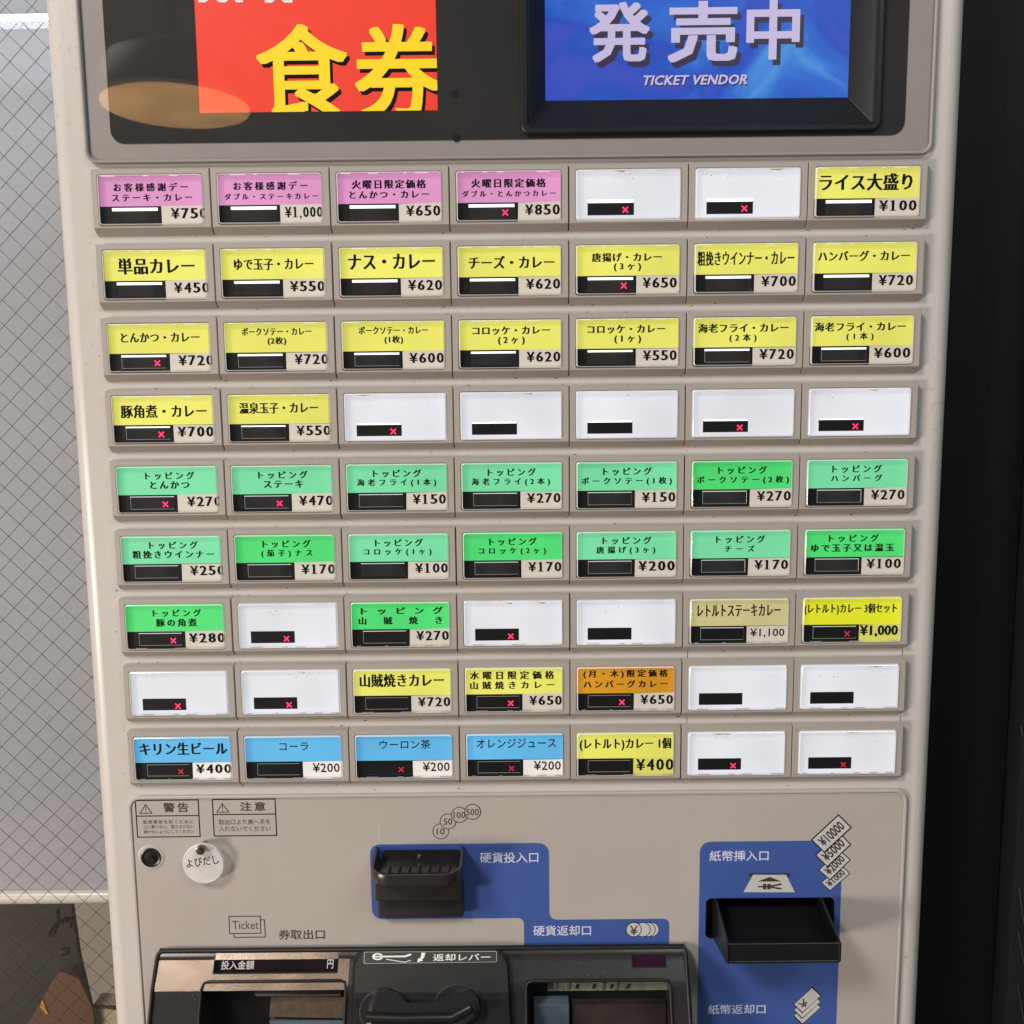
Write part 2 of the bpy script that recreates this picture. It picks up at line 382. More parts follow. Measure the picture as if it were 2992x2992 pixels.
M['scr_sh'] = mat('screen_letter_shadow', (20, 16, 26), .4, emit=.5, ecol=(62, 50, 84))
M['scr_tx'] = mat('screen_letters', (20, 20, 26), .4, emit=.95, ecol=(196, 186, 220))
it = [(ch, 'bold', *pxbox(*q, 14)) for ch, q in zip('発売中', [(1722, 6, 1898, 182), (1951, 3, 2155, 182), (2181, -6, 2337, 174)])]
prints('letter_shadow', [(a, s, u0+2.2, v0+2.8, u1+2.2, v1+2.8) for a, s, u0, v0, u1, v1 in it], 14.0, M['scr_sh'], scr, .002) if False else None
s_ = prints('letter_shadow', [(a, s, u0+2.2, v0+2.8, u1+2.2, v1+2.8) for a, s, u0, v0, u1, v1 in it], 13.98, M['scr_sh'], mono, .002)
prints('screen_lettering', it, 13.9, M['scr_tx'], mono, .002)
tv = pxbox(1880, 219, 2182, 248, 14)
prints('screen_caption_shadow', [('TICKET VENDOR', 'bold', tv[0]+.5, tv[1]+.7, tv[2]+.5, tv[3]+.7, 1.05, .25)], 13.95, M['scr_sh'], mono, .004)
prints('screen_caption', [('TICKET VENDOR', 'bold', *tv, 1.05, .25)], 13.85, M['scr_tx'], mono, .002)

# ---- menu buttons
ROWS = [
 [('p', [('お客様感謝デー', 11.1,6.7,50,11), ('ステーキ・カレー', 10,12.3,52,16)], '¥750', (40.2,59), 0), ('p', [('お客様感謝デー', 11.5,6.7,50.3,11), ('ダブル・ステーキカレー', 6.7,12.5,55.7,15.8)], '¥1,000', (37.8,57.3), 0),
  ('p', [('火曜日限定価格', 11.2,6.4,50,11), ('とんかつ・カレー', 9.9,12,51.5,15.8)], '¥650', (39,56.7), 0), ('p', [('火曜日限定価格', 11.3,6.4,50.3,11), ('ダブル・とんかつカレー', 6.5,12.3,55.4,15.6)], '¥850', (39,57), 1),
  ('w', [], None, None, 1), ('w', [], None, None, 1), ('y', [('ライス大盛り', 6.2,6,54.7,14.6)], '¥100', (37.4,56.8), 0)],
 [('y', [('単品カレー', 10.7,6.8,51.3,15.2)], '¥450', (39.6,58.2), 0), ('y', [('ゆで玉子・カレー', 10,7.9,51.9,13.7)], '¥550', (38.9,57), 0), ('y', [('ナス・カレー', 8,6,53.7,14)], '¥620', (39,56.8), 0),
  ('y', [('チーズ・カレー', 9.3,7.7,54.5,14.2)], '¥620', (39.2,57), 0), ('y', [('唐揚げ・カレー', 12,6.6,48.8,11.3), ('(3ヶ)', 23.6,12,38,16.3)], '¥650', (38.6,56.4), 1),
  ('y', [('粗挽きウインナー・カレー', 5.5,6.5,56.4,14)], '¥700', (39,57), 0), ('y', [('ハンバーグ・カレー', 6.6,7,54.8,12.3)], '¥720', (38.6,56.6), 0)],
 [('y', [('とんかつ・カレー', 10,7.6,52,12.6)], '¥720', (39.8,58.4), 1), ('y', [('ポークソテー・カレー', 12.4,5.5,49.5,9.6), ('(2枚)', 26,10.4,36,14.9)], '¥720', (39.8,57.6), 0), ('y', [('ポークソテー・カレー', 12.4,5.5,49.3,9.6), ('(1枚)', 26,10.4,36,14.9)], '¥600', (38.8,57), 0),
  ('y', [('コロッケ・カレー', 10.7,6.2,52,10.6), ('(2ヶ)', 24.3,11.6,38.6,16)], '¥620', (39.2,57), 0), ('y', [('コロッケ・カレー', 9.6,6.2,51,10.6), ('(1ヶ)', 24,11.6,38.3,16)], '¥550', (39,56.8), 0),
  ('y', [('海老フライ・カレー', 6.3,6,54.4,10.8), ('(2本)', 23,11.4,37.5,16)], '¥720', (38.8,57), 0), ('y', [('海老フライ・カレー', 6,6,54.4,10.8), ('(1本)', 23,11.4,37.5,15.8)], '¥600', (37.6,56.8), 0)],
 [('y', [('豚角煮・カレー', 7.6,7.7,53.8,14.8)], '¥700', (37.4,56.6), 1), ('y', [('温泉玉子・カレー', 9.1,7,51.5,13)], '¥550', (39.2,57.4), 0)] + [('w', [], None, None, c) for c in (1,0,0,1,1)],
 [('g', [('トッピング', 18.6,6,45.3,10.2), ('とんかつ', 21,11,42.4,15.2)], '¥270', (40.4,58.8), 1), ('g', [('トッピング', 17.8,6,44.6,10.2), ('ステーキ', 20.5,11,42,15.2)], '¥470', (39.2,57.4), 1),
  ('g', [('トッピング', 17.8,6,44,10.2), ('海老フライ(1本)', 9,11,52,15.4)], '¥150', (38.8,56.6), 0), ('g', [('トッピング', 17.8,6,44,10.2), ('海老フライ(2本)', 9,11.2,51.6,15.6)], '¥270', (38.8,56.8), 0),
  ('g', [('トッピング', 18.2,6,44.6,10.2), ('ポークソテー(1枚)', 6.5,11.2,55.5,15.8)], '¥150', (39,57), 0), ('G', [('トッピング', 18.2,6,44.6,10.2), ('ポークソテー(2枚)', 6.8,11.2,56.6,15.8)], '¥270', (39.2,57.4), 0),
  ('g', [('トッピング', 17.8,6,44.6,10.2), ('ハンバーグ', 17.3,11.2,45,15)], '¥270', (39,57), 0)],
 [('g', [('トッピング', 18.4,6,45,10.2), ('粗挽きウインナー', 9,11,53.7,15.4)], '¥250', (39.8,58.6), 0), ('G', [('トッピング', 18.4,6,44.8,10.2), ('(茄子)ナス', 17.5,11.2,45.6,15.6)], '¥170', (39,57.2), 0),
  ('g', [('トッピング', 17.8,6,44,10.2), ('コロッケ(1ヶ)', 11.4,11.2,48.7,15.4)], '¥100', (39.2,57), 0), ('G', [('トッピング', 18,6,44,10.2), ('コロッケ(2ヶ)', 12,11.4,49,15.6)], '¥170', (39,57), 0),
  ('g', [('トッピング', 17.8,6,44.6,10.2), ('唐揚げ(3ヶ)', 14.5,11.2,46.8,15.8)], '¥200', (37.2,57), 0), ('g', [('トッピング', 17.8,6,44.6,10.2), ('チーズ', 22.7,11.4,39,15)], '¥170', (38.8,57), 0),
  ('G', [('トッピング', 17.2,6,44.4,10.2), ('ゆで玉子又は温玉', 7.7,11.2,53,15.6)], '¥100', (38,56.6), 0)],
 [('G', [('トッピング', 18.2,6,45,10.2), ('豚の角煮', 19.7,11.2,42.4,15.8)], '¥280', (37.3,57), 1), ('w', [], None, None, 1), ('G', [('トッピング', 8.9,6,54.2,10.2), ('山 賊 焼 き', 7.6,11.4,53.8,15.8)], '¥270', (39,56.8), 0),
  ('w', [], None, None, 2), ('w', [], None, None, 0), ('s', [('レトルトステーキカレー', 8.2,6.4,54,13.2)], '¥1,100', (37.4,56.3), 0), ('Y', [('(レトルト)カレー 3個セット', 5,6.6,56,13)], '¥1,000', (35.8,57), 3)],
 [('w', [], None, None, 1), ('w', [], None, None, 1), ('y', [('山賊焼きカレー', 7,6,54,13.6)], '¥720', (39,56.8), 0), ('y', [('水曜日限定価格', 6.4,5.2,53.3,10), ('山賊焼きカレー', 6.4,11,53.3,15.6)], '¥650', (39,57), 1),
  ('o', [('(月・木)限定価格', 7.4,5,54.4,10), ('ハンバーグカレー', 7.4,11,54.4,15.4)], '¥650', (39,57), 1), ('w', [], None, None, 0), ('w', [], None, None, 0)],
 [('b', [('キリン生ビール', 6.2,6.7,55.7,13.9)], '¥400', (37.2,57), 3), ('b', [('コーラ', 22.7,7.4,39,12)], '¥200', (41,56.2), 0), ('b', [('ウーロン茶', 17,6.4,45.7,11.8)], '¥200', (41,56.2), 3),
  ('b', [('オレンジジュース', 9.5,6.4,54,11.8)], '¥200', (41.4,56.6), 3), ('y', [('(レトルト)カレー 1個', 5.3,6.6,56.7,14)], '¥400', (36.8,57.6), 0), ('w', [], None, None, 1), ('w', [], None, None, 3)],
]
PITCH_U, PITCH_V = 62.0, 37.84
NAMES = {'p':'pink','y':'yellow','Y':'bright yellow','g':'green','G':'deep green','b':'light blue','w':'blank white','o':'amber','s':'straw coloured'}
# meshes shared by all buttons, built at cell (0,0)
def cell_b():
    b = B()
    cu0, cv0, cu1, cv1 = 3.7, 2.9, 57.9, 28.2
    O = lambda u0, v0, u1, v1, r, z: [(u, v, z) for u, v in rr(u0, v0, u1, v1, r, 4)]
    b.loft([O(.25, -.6, 61.75, 33.0, .3, 4.5), O(.25, -.4, 61.75, 32.4, .3, 3.2), O(.25, -.2, 61.75, 29.9, .3, .5), O(.55, .1, 61.45, 29.5, .3, 0), O(cu0-.6, cv0-.6, cu1+.6, cv1+.6, 1.7, 0),
            O(cu0-.32, cv0-.32, cu1+.32, cv1+.32, 1.5, .35), O(cu0-.3, cv0-.3, cu1+.3, cv1+.3, 1.5, 3.4)])
    return b
bez = cell_b().build('menu_button', M['bezel'])
def shared(name, b, m): return b.build(name, m)
O = lambda u0, v0, u1, v1, r, z: [(u, v, z) for u, v in rr(u0, v0, u1, v1, r, 4)]
cover = B().loft([O(4.25, 3.45, 57.35, 27.65, 1.1, -1.0)], cap1=True).build('clear_cover', M['clear'], shade=False)
rim = B().loft([O(3.75, 2.95, 57.85, 28.15, 1.4, 1.2), O(3.75, 2.95, 57.85, 28.15, 1.4, -.3), O(3.9, 3.1, 57.7, 28.0, 1.3, -.75), O(4.25, 3.45, 57.35, 27.65, 1.1, -1.0)]).build('cover_rim', M['rim'])
lcard = B().flat([(3.6, 2.8), (58, 2.8), (58, 18.45), (3.6, 18.45)], 1.6).build('label_card', M['card_y'], shade=False)
wcard = sheet('blank_card', [(3.6, 2.8), (58, 2.8), (58, 28.3), (3.6, 28.3)], [], 1.6, M['card_w'], None)
well = B().flat([(3.2, 2.4), (58.4, 2.4), (58.4, 28.7), (3.2, 28.7)], 2.2).build('button_well', M['gap'], shade=False)
black = B().flat([(3.6, 18.45), (35.3, 18.45), (35.3, 28.3), (3.6, 28.3)], 1.55).build('black_card', M['card_black'], shade=False)
lcdm = B().loft([O(9.7, 19.2, 33.9, 26.6, .2, 1.35), O(9.9, 19.4, 33.7, 26.4, .2, 1.5)], cap1=True).build('indicator_window', M['lcd'], shade=False)
lcdw = B().loft([O(9.7, 18.9, 33.9, 25.6, .1, 1.45), O(9.8, 19, 33.8, 25.5, .1, 1.5)], cap1=True).build('indicator_window', M['card_black'], shade=False)
def cross_b():
    b = B(); s = 1.6; w = .32
    for k in (1, -1):
        dx, dy = .7071*s*1.2, .7071*s*1.2*k; nx, ny = -.7071*w*k, .7071*w
        b.flat([(-dx+nx, -dy+ny), (-dx-nx, -dy-ny), (dx-nx, dy-ny), (dx+nx, dy+ny)], 1.2 if k > 0 else 1.18)
    return b.build('cross_mark', M['cross'], shade=False)
crossm = cross_b()
def light_bar(v0, v1): return B().box(9.9, v0, 1.4, 33.7, v1, 1.25).build('painted_light_bar', M['glow'], shade=False)  # glowing bar painted in for the lit edge above the window
def outline():
    b = B()
    for q in ((10, 19.5, 33.6, 19.68), (10, 26.1, 33.6, 26.25), (10, 19.68, 10.16, 26.1)): b.box(q[0], q[1], 1.4, q[2], q[3], 1.25)
    return b.build('window_outline', M['glow_dim'], shade=False)
outl = outline()
def dashes(bottom, k):  # glowing dashes painted as glints along the cover edge
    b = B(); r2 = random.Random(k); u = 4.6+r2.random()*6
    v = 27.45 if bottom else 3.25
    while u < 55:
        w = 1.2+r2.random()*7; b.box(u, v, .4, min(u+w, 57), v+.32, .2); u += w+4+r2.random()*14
    return b.build('painted_gleam', M['glow'], shade=False)
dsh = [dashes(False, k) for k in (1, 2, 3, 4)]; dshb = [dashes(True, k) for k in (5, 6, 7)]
def inst(src, name, off, parent, m=None, shift=(0, 0), label=None):
    o = src.copy(); o.name = name; COL.objects.link(o)
    if m is not None and src.data.materials and src.data.materials[0] != m:
        key = (src.data.name, m.name)
        if key not in inst_cache:
            d = src.data.copy(); d.materials.clear(); d.materials.append(m); inst_cache[key] = d
        o.data = inst_cache[key]
    o.location = Vector(((off[0]+shift[0])/1000, 0, -(off[1]+shift[1])/1000))
    if parent is not None:
        if parent.get('cell'): o.parent = parent; o.location = Vector((shift[0]/1000, 0, -shift[1]/1000))
        else: o.parent = parent; o.matrix_parent_inverse = parent.matrix_world.inverted()
    if label: o['label'] = label
    return o
inst_cache = {}
protos = [well, bez, cover, rim, lcard, wcard, black, lcdm, lcdw, crossm, outl]+dsh+dshb
light_bars = {}
GROW = [1.5, 1.3, 1.0, .7, .4, .28, .22, 0, 0]  # bar height per row: how much lit edge shows is put into the shape
for r, row in enumerate(ROWS):
    for k, (col, lines, price, px_, crs) in enumerate(row):
        off = (k*PITCH_U+rnd.uniform(-.08, .08), r*PITCH_V+rnd.uniform(-.1, .1))
        txt = ' '.join(l[0] for l in lines)
        lab = ('%s lit button reading %s %s' % (NAMES[col], txt, price)) if price else 'blank white lit button without a menu card'
        if crs: lab += ', red cross in its window'
        bt = inst(bez, 'menu_button', off, machine, label=lab)
        bt['cell'] = 1
        bpy.context.view_layer.update()
        def sub(src, name, m=None, shift=(0, 0)): return inst(src, name, off, bt, m, shift)
        sub(well, 'button_well')
        if price is None:
            sub(wcard, 'blank_card'); sub(lcdw, 'indicator_window')
        else:
            sub(lcard, 'label_card', M['card_'+col]); sub(black, 'black_card'); sub(lcdm, 'indicator_window', M['lcd'] if r < 6 else M['card_black'])
            g = GROW[r]
            # price slip, slightly crooked
            tl = rnd.uniform(-.25, .25); gm = M['price_white'] if (r == 8 and col == 'b') else M['price_yellow'] if col == 'Y' or (r == 8 and k == 4) else M['price']
            pv = 18.45
            b = B(); b.flat([(35.5+max(tl,0), pv+rnd.uniform(0,.3)), (58, pv+rnd.uniform(-.4,.3)), (58, 28.3), (35.5, 28.3)], 1.5)
            o = b.build('price_card', gm, shade=False); o.parent = bt
            sty = 'mincho'; psty = 'digit'
            if r == 8 and k in (1, 2, 3): sty = 'gothic'; psty = 'gothic'
            if price in ('¥280', '¥200') and r in (5, 6) or price == '¥700' and r == 3: psty = 'digitb'
            if r == 6 and k >= 5: psty = 'gothic' if k == 5 else 'mincho'
            if len(lines) == 1 and sty == 'mincho': sty = 'minchob'
            pv0, pv1 = (19.3, 24.9)
            if r == 6 and k == 6 or (r == 8 and k == 4): pv0, pv1 = 18.6, 25.6
            if r == 6 and k == 5: pv0, pv1 = 19.8, 25.2
            o = prints('lettering', [(l[0], sty, *l[1:], auto_sp(l[0], sty, l[3]-l[1], l[4]-l[2])) for l in lines], 1.52, M['ink'], None, .006); o.parent = bt
            if psty in ('digit', 'digitb'): o = price_print(price, psty, (px_[0], pv0+.3, px_[1], pv1), 1.42, M['ink'])
            else: o = prints('price_lettering', [(price, psty, px_[0], pv0+.2, px_[1], pv1, 1.06)], 1.42, M['ink'], None, .006)
            o.parent = bt
        g = GROW[r]
        if g > 0 and not (price is None and r > 3):
            top = 19.3 if price else 18.9
            if price is None and r == 0: top = 17.9
            key = (round(top, 1), g)
            if key not in light_bars:
                light_bars[key] = light_bar(top, top+g); protos.append(light_bars[key])
            sub(light_bars[key], 'painted_light_bar', M['glow'] if r < 4 else M['glow_mid'])
        if price and r >= 2 and rnd.random() < .8: sub(outl, 'window_outline')
        sub(cover, 'clear_cover'); sub(rim, 'cover_rim')
        if crs:
            cv = 23.6 if price else (23.2 if r else 23.0); cuu = 28.9 if price else 29.4
            sub(crossm, 'cross_mark', M['cross_dim'] if crs == 3 else M['cross'], (cuu, cv))
        if r < 7: sub(dsh[(r*3+k) % 4], 'painted_gleam', M['glow_mid'] if r < 4 else M['glow_dim'])
        if r > 5: sub(dshb[(r+k) % 3], 'painted_gleam', M['glow_dim'])
for o in protos: bpy.data.objects.remove(o)
for o in COL.objects:
    if o.get('cell') is not None: del o['cell']
# dark joints between buttons and the sub panels between the rows
b = B()
for r in range(9):
    b.box(.3, r*PITCH_V+.2, 4.45, 433.7, r*PITCH_V+32.4, 4.2)
b.build('button_backing', M['gap'], machine, shade=False)
for px, y0, y1 in ((2008, 1901, 1926), (2636, 1897, 1921), (2006, 2096, 2121), (2630, 2092, 2116), (2007, 1316, 1318)):
    a0 = at(px, y0, 4.4); a1 = at(px, y1, 4.4); B().box(a0[0], a0[1], 4.48, a0[0]+.35, a1[1], 4.38).build('panel_joint', M['seam'], machine, shade=False)
# grime along the row edges and a few stains on the covers
b = B()
def speck(u, v, z, s, el=1.0):
    n = 6; b.flat([(u+s*el*rnd.uniform(.5, 1)*math.cos(2*math.pi*i/n), v+s*rnd.uniform(.5, 1)*math.sin(2*math.pi*i/n)) for i in range(n)], z)
for r in range(9):
    for i in range(34):
        u = rnd.uniform(0, 434) if rnd.random() < .6 else rnd.choice(range(8))*62*1.0+rnd.uniform(-5, 5)
        u = min(max(u, -2), 436)
        speck(u, r*PITCH_V+rnd.choice((33.2, 33.6, 37.0))+rnd.gauss(0, .25), 4.4-rnd.random()*.05, rnd.uniform(.1, .32), rnd.choice((1, 1, 2.5, 5)))
for i in range(26):
    speck(-3-abs(rnd.gauss(0, 1.5)), rnd.uniform(30, 340), 4.4-rnd.random()*.05, rnd.uniform(.1, .4))
M['stain'] = mat('amber_stain', (176,140,92), .5)
b2, b = b, B()
for r, row in enumerate(ROWS):
    for k, (col, *_r) in enumerate(row):
        if col == 'w' and rnd.random() < .85:
            c0 = rnd.uniform(12, 46)
            for i in range(rnd.randint(0, 2)): u_ = k*62+rnd.uniform(8, 44); b.flat([(u_, r*PITCH_V+3.7), (u_+rnd.uniform(4, 10), r*PITCH_V+3.7), (u_+rnd.uniform(3, 6), r*PITCH_V+rnd.uniform(4.1, 4.7))], -1.05)
            for i in range(rnd.randint(3, 9)): speck(k*62+c0+rnd.gauss(0, 5), r*PITCH_V+rnd.uniform(4.2, 9.5), -1.06-rnd.random()*.02, rnd.uniform(.12, .38), rnd.choice((1, 1, 2)))
        elif rnd.random() < .5:
            for i in range(3): speck(k*62+rnd.uniform(6, 55), r*PITCH_V+rnd.uniform(3.8, 6), -1.06-rnd.random()*.02, rnd.uniform(.12, .3), rnd.choice((1, 2, 3)))
st_ = b.build('cover_stains', M['stain'], machine, shade=False); st_['kind'] = 'stuff'
b = b2
g = b.build('grime', M['grime'], machine, shade=False); g['kind'] = 'stuff'

# ------------------------------------------------------------------ lower control panel
pz = 3.0
pan = rr(-2.9, 341.6, 439.0, 640, (6.5, 6.5, 1, 1))
panel = sheet('control_panel', rr(-.2, 344.4, 436.3, 640, (5, 5, 1, 1)), [bill_hole], pz, M['panel'], machine)
B().loft([[(u, v, 4.4) for u, v in pan]]+[[(u, v, z) for u, v in rr(-2.9+d, 341.6+d, 439-d, 640, (6.5-d*.6, 6.5-d*.6, 1, 1))] for d, z in ((0, 2.9), (.5, 2.4), (1.4, 2.4), (1.8, 3.1), (2.2, 3.1), (2.7, 2.99))]).build('panel_rim', M['panel'], machine)
def rc(pts, n=5):
    """polygon with rounded corners: (u, v, r)"""
    out = []
    for i, (u, v, r) in enumerate(pts):
        p = Vector((u, v)); a = Vector(pts[i-1][:2])-p; c = Vector(pts[(i+1) % len(pts)][:2])-p
        if r <= 0: out.append((u, v)); continue
        a.normalize(); c.normalize(); s, e = p+a*r, p+c*r
        for k in range(n+1):
            t = k/n; q = s*(1-t)**2+p*2*t*(1-t)+e*t*t; out.append((q.x, q.y))
    return out
bz = pz-.05
sheet('blue_print', rc([(133.6,371.6,6),(235.8,371.6,7),(235.8,418.4,5),(304.9,418.4,4),(304.9,436,0),(221.1,436,0),(221.1,417.2,4),(133.6,417.2,7)]), [], bz, M['blue'], panel)
sheet('blue_print', rc([(321.9,371.8,7),(403.3,371.8,0),(403.3,620,0),(321.9,620,0)]), [rr(325.7,406.1,399.9,431.1,3)], bz, M['blue'], panel)
def pt(body, box, sty, m, z=bz-.03, name='lettering', sp=1.0, par=None): return prints(name, [(body, sty, *pxbox(*box, z), sp)], z, m, par or panel, .004)
pt('硬貨投入口', (1402, 2490, 1573, 2521), 'gothic', M['ink_white'])
pt('硬貨返却口', (1558, 2704, 1727, 2734), 'gothic', M['ink_white'])
pt('紙幣挿入口', (2073, 2485, 2246, 2516), 'gothic', M['ink_white'])
pt('紙幣返却口', (2069, 2935, 2237, 2963), 'gothic', M['ink_white'])
pt('券取出口', (814, 2716, 949, 2745), 'gothic', M['ink_soft'])
# warning labels
def frame(b, q, w, z, div=None):
    u0, v0, u1, v1 = q
    for a in ((u0, v0, u1, v0+w), (u0, v1-w, u1, v1), (u0, v0+w, u0+w, v1-w), (u1-w, v0+w, u1, v1-w)): b.flat([(a[0], a[1]), (a[2], a[1]), (a[2], a[3]), (a[0], a[3])], z)
    if div: b.flat([(u0+w, div), (u1-w, div), (u1-w, div+w), (u0+w, div+w)], z)
def warn(q, head, hx, lines, label, divpx, tri):
    box = pxbox(*q, pz)
    lab = B().flat(rr(*box, .8, 3), pz-.03).build('warning_label', M['panel'], machine, label, shade=False)
    b = B(); frame(b, box, .62, pz-.06, at(q[0], divpx, pz)[1])
    # triangle with exclamation mark
    T = [at(*p, pz) for p in tri]; c = ((T[0][0]+T[1][0]+T[2][0])/3, (T[0][1]+T[1][1]+T[2][1])/3)
    I = [(c[0]+(t[0]-c[0])*.78, c[1]+(t[1]-c[1])*.78) for t in T]
    for i in range(3): j = (i+1) % 3; b.flat([T[i], T[j], I[j], I[i]], pz-.06)
    w = .28; b.flat([(c[0]-w, c[1]-2.2), (c[0]+w, c[1]-2.2), (c[0]+w*.4, c[1]+.7), (c[0]-w*.4, c[1]+.7)], pz-.06)
    b.flat([(c[0]-w, c[1]+1.1), (c[0]+w, c[1]+1.1), (c[0]+w, c[1]+1.6), (c[0]-w, c[1]+1.6)], pz-.06)
    b.build('label_frame', M['ink'], lab, shade=False)
    its = [(head, 'bold', *pxbox(*hx, pz), 1.35)]+[(t, 'gothic', *pxbox(*bx, pz), sp) for t, bx, sp in lines]
    prints('lettering', its, pz-.06, M['ink_soft'], lab, .004)
Z5 = lambda x, y: (300+x*.3634, 2290+y*.3634)
def z5b(x0, y0, x1, y1): return (*Z5(x0, y0), *Z5(x1, y1))
warn(z5b(267, 128, 780, 431), '警告', z5b(487, 152, 690, 230), [('転倒事故を防ぐために', z5b(325, 290, 730, 322), 1.3), ('上に乗らない、揺さぶらない', z5b(327, 330, 732, 360), 1.0), ('傾けないようにしてください', z5b(329, 371, 732, 401), 1.0)], 'warning label headed 警告', Z5(0, 256)[1], [Z5(345, 160), Z5(402, 239), Z5(296, 241)])
warn(z5b(885, 121, 1397, 422), '注意', z5b(1105, 145, 1308, 218), [('取出口より奥へ手を', z5b(932, 285, 1348, 328), 1.0), ('入れないでください', z5b(934, 340, 1352, 382), 1.0)], 'caution label headed 注意', Z5(0, 244)[1], [Z5(962, 152), Z5(1020, 230), Z5(912, 233)])
b = B()
for px, y0, y1 in ((1107, 2400, 2462), (1343, 2425, 2463), (1490, 2350, 2352)):
    a = at(px, y0, pz); c = at(px, y1, pz); b.box(a[0], a[1], pz-.01, a[0]+.16, c[1], pz-.03)
for i in range(16):
    u, v = rnd.uniform(0, 430), rnd.uniform(346, 430); a_ = rnd.uniform(0, 6.28); l = rnd.uniform(1, 6)
    b.flat([(u, v), (u+l*math.cos(a_), v+l*math.sin(a_)), (u+l*math.cos(a_)+.08, v+l*math.sin(a_)+.12), (u+.08, v+.12)], pz-.035)
b.build('scratches', mat('pale_scratch', (214, 206, 196), .5), panel, shade=False)['kind'] = 'stuff'
# peep hole
u, v = at(442, 2505, pz)
B().loft([[(u+r*math.cos(t*.2618), v+r*math.sin(t*.2618), z) for t in range(24)] for r, z in ((7.8, 2.98), (6.6, 2.55), (5.9, 2.6))]).build('lock_ring', M['panel'], machine)
lk = B().loft([[(u+r*math.cos(t*.2618), v+r*math.sin(t*.2618), z) for t in range(24)] for r, z in ((5.9, 2.6), (5.3, 2.4), (4.4, 2.8))]+[[(u+r*math.cos(t*.2618), v+r*math.sin(t*.2618), z) for t in range(24)] for r, z in ((3.8, 2.85), (3.2, 2.7))], cap1=True).build('lock', M['gloss_black'], machine)
B().cyl(u+.6, v+1.2, 2.7, 2.1, 1.4).build('key_core', M['black'], lk)
# coin icons
Z6 = lambda x, y: (950+x*.3634, 2290+y*.3634)
Z7 = lambda x, y: (1500+x*.3634, 2290+y*.3634)
Z8 = lambda x, y: (2000+x*.5135, 2290+y*.5135)
def ringf(b, c, r0, r1, z, a0=0, a1=360, n=32):
    for i in range(n):
        t0 = math.radians(a0+(a1-a0)*i/n); t1 = math.radians(a0+(a1-a0)*(i+1)/n)
        b.flat([(c[0]+r1*math.cos(t0), c[1]+r1*math.sin(t0)), (c[0]+r1*math.cos(t1), c[1]+r1*math.sin(t1)), (c[0]+r0*math.cos(t1), c[1]+r0*math.sin(t1)), (c[0]+r0*math.cos(t0), c[1]+r0*math.sin(t0))], z)
z = pz-.03
for (x, y), s, w in (((930, 382), '10', 66), ((988, 302), '50', 70), ((1080, 249), '100', 96), ((1185, 225), '500', 104)):
    c = at(*Z6(x, y), pz); R = 4.75
    disc = B().flat([(c[0]+R*math.cos(i*.2), c[1]+R*math.sin(i*.2)) for i in range(31)], z).build('coin_print', M['panel'], panel, 'printed coin outline reading '+s, shade=False)
    b = B(); ringf(b, c, R-.48, R, z-.02); b.build('coin_outline', M['ink_soft'], disc, shade=False)
    prints('lettering', [(s, 'gothic', *pxbox(*Z6(x-w/2, y-24), *Z6(x+w/2, y+28), pz))], z-.02, M['ink_soft'], disc, .003)
    z -= .04
# ticket icon
b = B(); q1 = pxbox(*Z5(1015, 1062), *Z5(1273, 1206), pz); q2 = pxbox(*Z5(1050, 1092), *Z5(1308, 1237), pz); w = .5
frame(b, q1, w, pz-.04)
for a in ((q2[0], q1[3], q2[0]+w, q2[3]), (q2[0]+w, q2[3]-w, q2[2], q2[3]), (q2[2]-w, q2[1], q2[2], q2[3]-w), (q1[2], q2[1], q2[2]-w, q2[1]+w)): b.flat([(a[0], a[1]), (a[2], a[1]), (a[2], a[3]), (a[0], a[3])], pz-.04)
b.build('ticket_icon', M['ink'], panel, shade=False)
pt('Ticket', (*Z5(1043, 1102), *Z5(1252, 1170)), 'plain', M['ink_soft'], pz-.04)
# returned coins icon
cs = [at(*Z7(x, 1172), bz) for x in (1110, 1080, 1040, 968)]; z = bz-.02
for i, c in enumerate(cs):
    b = B(); R = 4.15; b.flat([(c[0]+R*math.cos(k*.2), c[1]+R*math.sin(k*.2)) for k in range(31)], z-.01); o = b.build('coin_print', M['ink_grey'], panel, shade=False)
    b = B(); ringf(b, c, R, R+.4, z-.02); b.build('coin_outline', M['ink'], o, shade=False); z -= .04
pt('¥', (*Z7(938, 1142), *Z7(1000, 1216)), 'gothic', M['ink_soft'], z-.01)
# bank note icons, tilted, nearest on top
z = bz-.02
for L_, e1, e2, s in (((779, 562), (112, -98), (49, 46), '¥1000'), ((765, 490), (114, -113), (63, 55), '¥2000'), ((748, 405), (132, -125), (64, 65), '¥5000'), ((724, 318), (151, -140), (71, 70), '¥10000')):
    p = [at(*Z8(L_[0]+a*e1[0]+c*e2[0], L_[1]+a*e1[1]+c*e2[1]), bz) for a, c in ((0, 0), (1, 0), (1, 1), (0, 1))]
    E1 = (p[1][0]-p[0][0], p[1][1]-p[0][1]); E2 = (p[3][0]-p[0][0], p[3][1]-p[0][1])
    g = lambda a, c: (p[0][0]+a*E1[0]+c*E2[0], p[0][1]+a*E1[1]+c*E2[1])
    o = B().flat([g(-.02, -.04), g(1.02, -.04), g(1.02, 1.04), g(-.02, 1.04)], z).build('banknote_print', M['ink'], panel, 'printed banknote outline reading '+s, shade=False)
    B().flat([g(.012, .03), g(.988, .03), g(.988, .97), g(.012, .97)], z-.015).build('banknote_face', M['ink_grey'], o, shade=False)
    prints('lettering', [(s, 'bold', 0, 0, 1, 1, 1.0, 0.0, (g(.1, .80), (E1[0]*.8, E1[1]*.8), (-E2[0]*.6, -E2[1]*.6)))], z-.03, M['ink_soft'], o, .002)
    z -= .06
z = bz-.02
